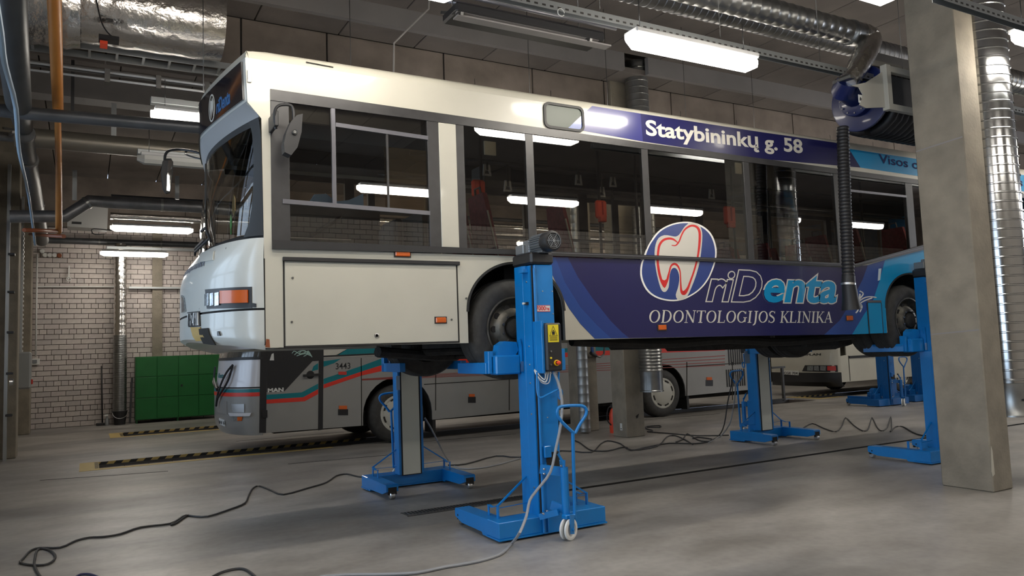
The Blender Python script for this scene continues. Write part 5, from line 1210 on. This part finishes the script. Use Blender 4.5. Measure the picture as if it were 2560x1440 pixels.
    for s in (-.036, .012): b.lathe([(.060, 0), (.075, -.002), (.088, .004), (.088, .020), (.075, .026), (.060, .024), (.058, .012), (.025, .008), (0, .008)], wc+ax*s, ax, 28)
    b.build('castor_wheel', nylon, t, label='white twin castor wheel')
    d_ = Vector((.92, .38, 0)); b = MB()
    b.add([wc+ax*.045+d_*u+Vector((0, 0, v)) for u, v in ((-.035, .13), (.03, .115), (.02, -.04), (-.03, -.03))]+[wc+ax*.038+d_*u+Vector((0, 0, v)) for u, v in ((-.035, .13), (.03, .115), (.02, -.04), (-.03, -.03))], [(0, 1, 2, 3), (7, 6, 5, 4), (0, 4, 5, 1), (1, 5, 6, 2), (2, 6, 7, 3), (3, 7, 4, 0)])
    b.box(wc.x-.04, wc.x+.06, wc.y-.03, wc.y+.04, wc.z+.085, wc.z+.12, .006); b.cyl(wc+ax*.045, wc+ax*.056, .010, n=8); b.build('castor_fork', M_, t)
    return t
l1 = make_lift('nearest blue column lift, with white castor and 7000 kg plate, at the front wheel', 1.49, blue)
l2 = copy_tree(l1); l3 = copy_tree(l1); l4 = copy_tree(l1)
l1.location = (3.545, 5.70, 0)
l2.location = (3.44, 8.98, 0); l2.rotation_euler = (0, 0, PI); l2['label'] = 'blue column lift at the far front wheel, its pale strip facing the camera'
l3.location = (9.575, 5.76, 0); l3['label'] = 'blue column lift at the near rear wheel, partly hidden by the big concrete pillar'
l4.location = (9.62, 9.14, 0); l4.rotation_euler = (0, 0, PI); l4['label'] = 'blue column lift at the far rear wheel, hung with dark cables'
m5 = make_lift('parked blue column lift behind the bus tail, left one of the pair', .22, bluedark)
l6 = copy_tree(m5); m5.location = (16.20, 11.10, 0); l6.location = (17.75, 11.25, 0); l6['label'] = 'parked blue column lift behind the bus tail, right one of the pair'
# paper sheets on masts
for x0, y0, x1, y1, Y, l in ((990, 940, 1000, 975, 8.66, 'small pale blue paper taped to the far front lift mast'), (1860, 878, 1875, 908, 8.83, 'pale blue instruction sheet taped to the far rear lift mast')):
    a = PY(x0, y0, Y); c = PY(x1, y1, Y); xm = min(a.x, c.x)
    tag(MB().box(a.x, c.x, Y-.004, Y-.002, c.z, a.z).build('paper_sheet', mat('pale_blue_paper', (.32, .45, .62), .7)), l, 'paper')

# ================= HOSE REEL =================
RY = 5.62; rc = PY(2165, 250, RY); RXC = rc.x; RZ = rc.z
t = thing('hose_reel', 'dark blue exhaust hose reel with black ribbed hose, mounted high by the nearest pillar', 'hose reel', (8.6, RY, RZ-.5))
b = MB().lathe([(0, -.005), (.37, -.005), (.385, .0), (.385, .03), (.36, .035), (.0, .035)], (7.98, RY, RZ), (1, 0, 0), 44); b.build('reel_disc', reelblue, t)
b = MB().lathe([(0, -.10), (.20, -.10), (.215, -.09), (.215, .0)], (7.98, RY, RZ), (1, 0, 0), 36); b.build('fan_housing', reelblue, t)
b = MB().lathe([(0, -.34), (.05, -.335), (.085, -.31), (.10, -.27), (.11, -.10)], (7.98, RY, RZ+.02), (1, 0, 0), 24); b.box(7.66, 7.80, RY-.10, RY+.10, RZ+.10, RZ+.22, .02); b.build('fan_motor', hosem, t)
b = MB()
for k in range(12): a = 2*PI*k/12; p = Vector((7.875, RY+.185*math.cos(a), RZ+.185*math.sin(a))); b.cyl(p, p-Vector((.012, 0, 0)), .010, n=6)
b.build('bolt', steel, t)
el_ = PY(2118, 206, 5.42)
b = MB().tube([PY(2118, 203, 5.43), PY(2110, 222, 5.5), Vector((7.92, RY, RZ+.05))], [.115, .14, .16], 16); b.build('inlet_cone', reelblue, t)
b = MB().box(PY(2118, 203, 5.43).x-.10, PY(2118, 203, 5.43).x+.12, 5.32, 5.55, PY(2118, 203, 5.43).z-.01, PY(2118, 203, 5.43).z+.025, .004); b.build('inlet_flange', galv, t)
# wound hose
b = MB(); n = 0
path = []
for k in range(int(14*24)+1):
    a = 2*PI*k/24; path.append(Vector((8.08+.105*k/24, RY+.36*math.sin(a), RZ-.02-.36*math.cos(a))))
P, rs = corrug(path, .058, .006); b.tube(P, rs, 10); b.build('wound_hose', hosem, t)
MB().cyl((8.02, RY, RZ-.02), (9.6, RY, RZ-.02), .31, n=32).build('drum', hosem, t)
# cream arm and frame
MB().poly([(PY(x, y, RY-.46).x, PY(x, y, RY-.46).z) for x, y in ((2128, 214), (2165, 206), (2195, 187), (2216, 172), (2216, 268), (2165, 270), (2150, 262), (2158, 236), (2148, 218))], lambda u, v, w: (u, RY-.46+w, v), .012).build('side_arm', reelwhite, t, label='cream tapering side arm')
fr0 = PY(2216, 165, RY-.5); fr1 = PY(2228, 272, RY-.5)
b = MB()
for z in (fr0.z-.02, fr1.z+.03): b.box(fr0.x, 9.6, RY-.50, RY-.44, z-.035, z+.035, .004)
b.box(fr0.x-.02, fr0.x+.06, RY-.51, RY-.43, fr1.z-.01, fr0.z+.02, .004)
b.build('mounting_frame', reelwhite, t, label='cream rectangular mounting frame')
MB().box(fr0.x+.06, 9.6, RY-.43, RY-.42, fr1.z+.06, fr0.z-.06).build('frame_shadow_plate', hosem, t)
for x, y, xx in ((2148, 248, 7.868), (2208, 226, 8.2)):
    p = PY(x, y, RY-.44); q_ = MB().box(p.x-.03, p.x+.03, RY-.456, RY-.45, p.z-.045, p.z+.045); o = q_.build('warning_sticker', whitepl, t, label='white sticker with a dark symbol'); MB().poly([(p.x-.018, p.z-.02), (p.x+.018, p.z-.02), (p.x+.012, p.z+.008), (p.x, p.z+.02), (p.x-.012, p.z+.008)], lambda u, v, w: (u, RY-.457-w, v), .001).build('symbol', blackpl, o)
MB().box(8.0, 9.7, RY-.05, RY+.05, RZ+.5, RZ+.6).build('support_beam', darksteel, t)
# hanging hose
P0 = [PY(2107, 318, 5.50), PY(2109, 400, 5.50), PY(2113, 520, 5.50), PY(2119, 640, 5.50), PY(2121, 692, 5.50)]
pa = []
for a, c in zip(P0, P0[1:]): pa += straight(a, c, .013)[:-1]
pa.append(P0[-1]); P, rs = corrug(pa, .060, .008, per=3); MB().tube(P, rs, 16).build('hanging_hose', hosem, t, label='long black ribbed hose hanging down')
b = MB().tube([PY(2121, 690, 5.5), PY(2121, 702, 5.5), PY(2122, 712, 5.5), PY(2126, 745, 5.5), PY(2129, 775, 5.5)], [.070, .072, .075, .085, .105], 20); b.build('hose_nozzle', hosem, t, label='flared rubber nozzle')
MB().tube([PY(2121, 708, 5.5), PY(2121, 713, 5.5)], .078, 20).build('nozzle_band', steel, t)
b = MB()
for pts in (((2145, 755), (2160, 745), (2175, 742), (2190, 744)), ((2150, 735), (2148, 760), (2145, 775), (2140, 782)), ((2145, 758), (2155, 765), (2150, 780)), ((2146, 750), (2158, 735), (2150, 728)), ((2140, 770), (2155, 755), (2180, 745))): b.tube(smooth_path([PY(x, y, 5.85) for x, y in pts], 4), .008, 6)
b.build('tie_string', whitepl, t, label='white string tied around the nozzle')

# ================= GREY COACH =================
CY = 13.1
coach = thing('touring_coach', 'grey coach with teal and red stripes and number 3443, parked behind the raised bus', 'bus', (8.5, 14.35, 0))
def G(u, v, w): return (u, CY-w, v)
g = lambda x, y: (PY(x, y, CY).x, PY(x, y, CY).z)
CF = Front([(.34, 2.57, .46), (.46, 2.555, .52), (.62, 2.55, .535), (1.12, 2.55, .53), (1.20, 2.56, .50), (1.60, 2.57, .47), (1.75, 2.60, .46), (2.6, 2.75, .42), (3.25, 2.95, .30)], CY, 2.5)
def arch2(cx, r, z0): return [(cx-r, z0)] + [(cx+r*math.cos(a), .52+r*math.sin(a)) for a in [PI-PI*i/14 for i in range(0, 15)]] + [(cx+r, z0)]
W1, W2 = 4.93, 11.10
sp = [(2.55, .37)] + arch2(W1, .66, .36) + arch2(W2, .64, .42) + [(14.3, .45), (14.5, .6), (14.5, 1.66), (2.58, 1.73)]
MB().poly(sp, G, -.03).build('side_panel', coachgrey, coach)
MB().box(2.6, 14.5, CY+2.47, CY+2.5, .4, 3.2).build('side_panel', coachgrey, coach)
MB().poly([(2.60, 1.73), (14.5, 1.66), (14.5, 2.92), (2.86, 2.92)], G, -.02).build('window_band', blackpl, coach, label='dark side window band')
b = MB(); rows = [[(x, CY+y, z) for y, z in ((0, 2.92), (.02, 3.1), (.15, 3.24), (1.25, 3.30), (2.35, 3.24), (2.48, 3.1), (2.5, 2.92))] for x in (2.9, 6, 10, 14.5)]; b.grid(rows); b.build('roof_shell', coachwhite, coach)
MB().box(14.47, 14.5, CY, CY+2.5, .5, 3.1).build('rear_panel', coachgrey, coach)
b = MB(); CF.loft(b, .34, 1.115, 6); b.build('bumper', coachgrey, coach)
b = MB(); CF.loft(b, 1.135, 1.60, 5); b.build('front_panel', coachsilver, coach, label='silver bowed front panel')
CF.loft(MB(), 1.11, 1.14, 1, w=-.01).build('bumper_gap', joint, coach)
b = MB(); CF.loft(b, 1.60, 3.2, 6); b.build('windscreen', mat('coach_glass', (.06, .06, .055), .06, coat=.8), coach)
b = MB(); CF.loft(b, 1.585, 1.63, 1, w=.01); b.build('windscreen_seal', blackrub, coach)
b = MB(); CF.loft(b, 1.045, 1.10, 1, w=.003); b.build('teal_stripe', coachteal, coach)
b = MB(); CF.loft(b, .98, 1.045, 1, w=.003); b.build('red_stripe', coachred, coach)
cq = lambda quad, name, m_, w=.012, lab=None: CF.patch(MB_ := MB(), quad, .001, w, 5, 2) and MB_.build(name, m_, coach, label=lab)
cq([(580, 1010), (612, 1010), (611, 1031), (582, 1031)], 'headlamp', steel); cq([(575, 1032), (630, 1032), (626, 1040), (578, 1040)], 'lip_moulding', coachsilver, .03)
cq([(584, 1042), (595, 1042), (595, 1052), (585, 1052)], 'fog_lamp', clearlens); cq([(595, 1042), (608, 1042), (605, 1052), (595, 1052)], 'indicator_lens', orange)
cq([(549, 1045), (562, 1050), (564, 1066), (551, 1060)], 'number_plate', whitepl, lab='white number plate with worn dark characters'); cq([(541, 1000), (568, 1003), (568, 1036), (544, 1030)], 'front_flap', coachgrey, .006)
c = CF.px(556, 1056); b = MB(); text_on(b, 'BHV 61', lambda u, v, w: CF.at(-u, v, .013+w), -c[0]-.17, -c[0]+.17, c[1]-.03, c[1]+.03, bold=.01); b.build('lettering', blackpl, coach)
c = CF.px(553, 942); b = MB(); text_on(b, 'Kautra', lambda u, v, w: CF.at(-u, v, .004+w), -c[0]-.3, -c[0]+.28, c[1]-.02, c[1]+.06, bold=.02, shear=.2); b.build('lettering', coachteal, coach)
b = MB()
for pts in (((588, 913), (575, 930), (562, 955), (552, 985), (548, 1015)), ((588, 913), (580, 945), (568, 970), (552, 995), (548, 1015)), ((538, 918), (538, 945), (545, 965), (550, 975)), ((532, 917), (535, 945), (540, 960), (550, 972))):
    P = []
    for x, y in pts: c = CF.px(x, y); P.append(CF.at(c[0], c[1], .05))
    b.tube(smooth_path(P, 3), .018, 6)
b.build('wiper', blackpl, coach, label='crossed black wiper arms')
# side dressing
def gp_(name, pts, m_, d=.004, w0=0, lab=None): return MB().poly([g(*p) for p in pts], lambda u, v, w: G(u, v, w+w0), d).build(name, m_, coach, label=lab)
gp_('front_pillar', [(651, 870), (668, 870), (665, 1082), (648, 1082)], blackpl)
gp_('door_glass', [(668, 870), (797, 870), (797, 902), (781, 903), (711, 978), (667, 980)], blackpl, lab='black glazed front door')
gp_('door_gap', [(797, 868), (809, 868), (807, 1074), (795, 1076)], blackpl)
gp_('panel_gap', [(902, 895), (904, 895), (905, 1065), (903, 1065)], joint)
gp_('hinge_cover', [(655, 1025), (668, 1025), (668, 1044), (655, 1044)], blackpl, .02)
gp_('pale_flash', [(809, 870), (872, 870), (846, 887), (809, 890)], coachwhite); gp_('teal_flash', [(872, 870), (960, 868), (958, 882), (838, 889)], coachteal)
gp_('belt_moulding', [(809, 889), (960, 882), (1100, 874), (1100, 878), (960, 886), (809, 893)], blackpl, .012); gp_('belt_light', [(809, 893), (960, 886), (960, 888), (809, 895)], coachwhite, .006)
gp_('teal_flash', [(809, 903), (852, 897), (835, 908), (809, 917)], coachteal); gp_('teal_flash', [(784, 915), (795, 908), (795, 924), (779, 928)], coachteal)
for pts, m_, nm in (([(666, 987), (754, 981), (795, 959), (795, 973), (758, 993), (666, 999)], coachteal, 'teal_stripe'), ([(666, 999), (758, 993), (795, 973), (795, 985), (762, 1003), (666, 1009)], coachred, 'red_stripe'),
                    ([(809, 947), (903, 915), (960, 894), (1142, 886), (1407, 871), (1624, 860), (1812, 852), (1812, 864), (1624, 871), (1407, 881), (1142, 896), (960, 911), (903, 929), (809, 961)], coachteal, 'teal_stripe'),
                    ([(809, 961), (903, 929), (960, 911), (1142, 897), (1407, 882), (1624, 871), (1812, 864), (1812, 876), (1624, 883), (1407, 893), (1142, 908), (984, 921), (903, 939), (809, 971)], coachred, 'red_stripe')):
    gp_(nm, pts, m_)
for k in range(4): gp_('pinstripe', [(905, 947+k*3-k*2), (1812, 888+k*8), (1812, 890+k*8), (905, 948+k*3-k*2)], coachfade)
for x in (1088, 1272, 1716, 1830): gp_('panel_gap', [(x, 905), (x+2, 905), (x+2, 1026 if x < 1500 else 1000), (x, 1026 if x < 1500 else 1000)], joint)
gp_('panel_gap', [(1060, 960), (1290, 946), (1290, 948), (1060, 962)], joint); gp_('panel_gap', [(1715, 915), (1925, 902), (1925, 904), (1715, 917)], joint)
gp_('number_field', [(666, 1009.5), (667, 1009.5), (667, 1010)], coachgrey, .001)
for x0, y0, x1, y1 in ((847, 1014, 867, 1023), (1172, 985, 1186, 992), (1766, 943, 1779, 950)):
    gp_('side_marker', [(x0, y0), (x1, y0), (x1, y1), (x0, y1)], orange, .015); gp_('lock_pocket', [(x0-2, y1), (x1+3, y1), (x1+3, y1+15), (x0-2, y1+15)], blackpl, .006)
gp_('side_marker', [(846, 929), (866, 929), (866, 937), (846, 937)], redlens, .01)
p = PY(776, 937, CY); b = MB().lathe([(0, .01), (.06, .01), (.07, 0)], p, (0, -1, 0), 16); b.bar(p+Vector((-.13, -.03, -.01)), p+Vector((.17, -.03, 0)), .04); b.build('door_handle', blackpl, coach)
a = g(839, 908); c = g(876, 922); b = MB(); text_on(b, '3443', G, a[0], c[0], c[1]+.0, a[1]+.0, bold=.01); b.build('lettering', blackpl, coach, label='fleet number 3443')
a = g(669, 971); c = g(709, 979); b = MB(); text_on(b, 'MAN', lambda u, v, w: G(u, v, w+.005), a[0], c[0], c[1], a[1], bold=.05); b.build('lettering', whitepl, coach, label='white badge letters')
gp_('sticker', [(679, 885), (684, 883), (685, 901), (674, 901)], whitepl, .006)
b = MB()
for k in range(6): b.tube(smooth_path([PY(725+k*5, 893, CY+.02), PY(735+k*6, 878+(k % 3)*5, CY-.01), PY(750+k*4, 885-(k % 2)*8, CY-.01), PY(770+k*2, 878+k*3, CY-.01)], 3), .008, 5)
b.build('tinsel_cord', mat('pale_green_cord', (.35, .5, .45), .5), coach)
wheel(coach, W1, CY+.03, .52, .52, .3, cap=True); wheel(coach, W2, CY+.03, .52, .52, .3, cap=True); wheel(coach, W2, CY+2.47, .52, .52, .6, 1)
wheel(coach, W1, CY+2.47, .52, .52, .3, 1)
MB().box(2.8, 14.4, CY+.3, CY+2.2, .32, .6).build('underbody', darkmat, coach)
for cx in (W1, W2):
    b = MB(); A = [Vector((x, CY+.03, z)) for x, z in arch2(cx, .66, .37)]; B = [v+Vector((0, .5, 0)) for v in A]; b.grid([A, B]); b.add(B, [list(range(len(B)))]); b.build('wheel_housing', darkmat, coach)
MB().box(11.78, 11.84, CY+.02, CY+.4, .12, .5).build('mud_flap', blackrub, coach); MB().box(5.60, 5.66, CY+.02, CY+.4, .12, .5).build('mud_flap', blackrub, coach)
MB().box(14.5, 14.52, CY+.05, CY+.3, 1.0, 1.1).build('rear_lamp', redlens, coach)
b = MB()
for k in range(7): b.box(13.1+k*.07, 13.13+k*.07, CY-.012, CY, 1.05, 1.5)
for k in range(9): b.box(13.0+k*.07, 13.03+k*.07, CY-.012, CY, .55, .95)
b.build('air_grille', blackpl, coach)

# ================= SECOND WHITE BUS =================
NX, NY = 17.72, 13.62
nb = thing('white_bus', 'cream white bus with black bumper and plate CGE 704, parked far behind the rear lifts', 'bus', (23, 14.87, 0))
NF = Front([(.28, NX+.10, .30), (.40, NX, .34), (1.0, NX, .34), (1.5, NX+.03, .30), (3.1, NX+.3, .25)], NY, 2.5)
MB().poly([(NX, .40), (NX, 1.1), (NX+.25, 1.12), (NX+.25, 3.0), (29, 3.0), (29, .42)], lambda u, v, w: (u, NY-w, v), -.03).build('side_panel', white, nb)
MB().box(NX+.1, 29, NY+2.47, NY+2.5, .4, 3.0).build('side_panel', white, nb)
MB().box(28.97, 29, NY, NY+2.5, .4, 3.0).build('rear_panel', white, nb); MB().box(NX+.1, 29, NY, NY+2.5, 3.0, 3.1, .05).build('roof_shell', white, nb)
MB().box(NX+.5, 28.8, NY-.006, NY, 1.7, 2.7).build('window_band', blackpl, nb)
b = MB(); NF.loft(b, .28, .66, 3); b.build('bumper', blackpl, nb, label='black front bumper'); b = MB(); NF.loft(b, .665, 1.60, 5); b.build('front_panel', white, nb)
b = MB(); NF.loft(b, 1.6, 3.05, 4); b.build('windscreen', mat('dark_screen', (.03, .03, .03), .08, coat=.6), nb)
nq = lambda quad, name, m_, w=.015, lab=None: NF.patch(MB_ := MB(), quad, .001, w, 4, 2) and MB_.build(name, m_, nb, label=lab)
nq([(2013, 913), (2093, 913), (2094, 930), (2005, 928)], 'lamp_recess', blackpl, .01)
for x0, x1, m_ in ((2019, 2033, clearlens), (2036, 2048, clearlens), (2051, 2065, clearlens), (2069, 2090, redlens)): nq([(x0, 915), (x1, 915), (x1, 927), (x0, 926)], 'headlamp_lens', m_, .022)
nq([(1959, 926), (1997, 928), (1997, 938), (1960, 936)], 'number_plate', whitepl, .02)
a = NF.px(1961, 931); c = NF.px(1995, 933); b = MB(); text_on(b, 'CGE 704', lambda u, v, w: NF.at(-u, v, .022+w), -a[0], -c[0], c[1]-.035, c[1]+.035, bold=.01); b.build('lettering', blackpl, nb, label='plate characters CGE 704')
a = NF.px(2008, 885); c = NF.px(2052, 886); b = MB(); text_on(b, 'NEOPLAN', lambda u, v, w: NF.at(-u, v, .003+w), -a[0]-.25, -c[0], c[1]-.03, c[1]+.03, bold=.04); b.build('lettering', blackpl, nb, label='black badge letters')
MB().box(NX+.32, NX+.345, NY-.004, NY, .42, 1.1).build('panel_gap', joint, nb); MB().box(NX+.35, NX+1.9, NY-.02, NY, 1.03, 1.09).build('hatch_rail', blackpl, nb)
MB().box(NX+2.0, NX+2.15, NY-.02, NY, .72, .78).build('side_marker', redlens, nb)
wheel(nb, NX+2.65, NY+.05, .48, .48, .28, cap=True); wheel(nb, NX+8.4, NY+.05, .48, .48, .28, cap=True); wheel(nb, NX+2.65, NY+2.45, .48, .48, .28, 1); wheel(nb, NX+8.4, NY+2.45, .48, .48, .28, 1)

# ================= CABLES =================
def cable(pts, r, m_, label, k=3, lift=None):
    P = []
    for p in pts:
        if len(p) == 2: v = PZ(p[0], p[1], r+.001)
        elif len(p) == 3: v = PY(*p)
        P.append(v)
    return tag(MB().tube(smooth_path(P, k), r, 7).build('power_cable', m_), label, 'cable')
cable([(1384, 930, 5.60), (1397, 962, 5.57), (1405, 1005, 5.55), (1402, 1060, 5.52), (1390, 1120, 5.50), (1376, 1180, 5.50), (1345, 1222, 5.52), (1325, 1250, 5.52), (1316, 1290, 5.48), (1300, 1330, 5.35), (1280, 1358), (1255, 1383), (1215, 1398), (1170, 1408), (1110, 1418), (1040, 1432), (960, 1436), (870, 1437), (800, 1442)], .012, cablegrey, 'thick grey cable dropping from the nearest lift control box to the floor')
cable([(924, 1195), (894, 1191), (868, 1185), (842, 1189), (816, 1206), (773, 1219), (709, 1236), (679, 1226), (649, 1215), (632, 1221), (622, 1238), (612, 1258), (576, 1273), (520, 1291), (480, 1290), (466, 1288), (450, 1297), (433, 1308), (428, 1312), (440, 1308), (462, 1292), (468, 1289), (455, 1292), (425, 1309), (352, 1318), (301, 1335), (258, 1342), (223, 1344), (189, 1352), (150, 1369), (99, 1370), (75, 1378), (60, 1394), (51, 1407), (86, 1413), (120, 1410), (138, 1395), (130, 1379), (105, 1371), (92, 1378), (87, 1400), (86, 1412), (92, 1428), (103, 1445)], .010, cabledark, 'long dark cable with a loop, winding from the far front lift to the lower left')
cable([(530, 1443), (552, 1432), (580, 1424), (605, 1422), (622, 1428), (642, 1445)], .010, cabledark, 'short arc of dark cable at the bottom edge')
cable([(187, 1445), (200, 1437), (225, 1436), (250, 1445)], .010, mat('dark_blue_hose', (.02, .02, .08), .5), 'dark blue cable just entering at the bottom edge, left of the others')
cable([(1062, 1045, 8.95), (1080, 1075, 8.98), (1100, 1115, 8.98), (1120, 1150), (1150, 1171), (1220, 1167), (1300, 1146)], .011, cablegrey, 'grey cable falling from the far front lift to the floor')
cable([(1120, 1163), (1165, 1160), (1240, 1140), (1300, 1143), (1404, 1127), (1476, 1131), (1500, 1111), (1519, 1102), (1551, 1109), (1579, 1125), (1643, 1115), (1667, 1092), (1688, 1089), (1712, 1099), (1732, 1111)], .010, cabledark, 'dark wavy cable running between the two far lifts')
cable([(1436, 1101), (1450, 1107), (1462, 1116), (1480, 1126), (1520, 1127), (1562, 1117), (1578, 1126), (1615, 1118), (1673, 1108), (1737, 1109), (1773, 1103), (1798, 1088), (1811, 1060, 9.2), (1819, 1006, 9.2), (1828, 965, 9.1), (1834, 930, 9.0)], .010, cabledark, 'dark cable rising from the floor to hang on the far rear lift')
cable([(1618, 1079), (1640, 1081), (1667, 1083), (1743, 1089), (1822, 1088)], .010, cabledark, 'dark cable running straight from the labelled pillar to the far rear lift')
cable([(1618, 1068), (1650, 1068), (1648, 1064), (1618, 1066), (1616, 1072), (1632, 1076), (1622, 1080)], .010, cabledark, 'small heap of cable at the foot of the labelled pillar')
cable([(1732, 1096), (1745, 1093), (1780, 1098), (1770, 1103), (1745, 1100), (1718, 1084), (1708, 1097), (1690, 1105)], .010, cabledark, 'tangled cable loop left of the far rear lift')
cable([(1840, 935, 9.05), (1838, 980, 9.15), (1833, 1020, 9.2), (1824, 1060, 9.2), (1800, 1092), (1772, 1106)], .010, cablegrey, 'second cable hanging beside the far rear lift')
cable([(2008, 1070), (2031, 1059), (2060, 1071), (2090, 1079), (2105, 1064), (2114, 1044), (2133, 1062), (2157, 1077), (2171, 1071), (2180, 1044), (2191, 1065), (2203, 1077), (2218, 1068), (2227, 1042), (2229, 1070), (2226, 1079), (2239, 1067), (2258, 1067), (2279, 1079), (2303, 1088), (2350, 1092)], .010, cabledark, 'springy zigzag cable on the floor between the two rear lifts')
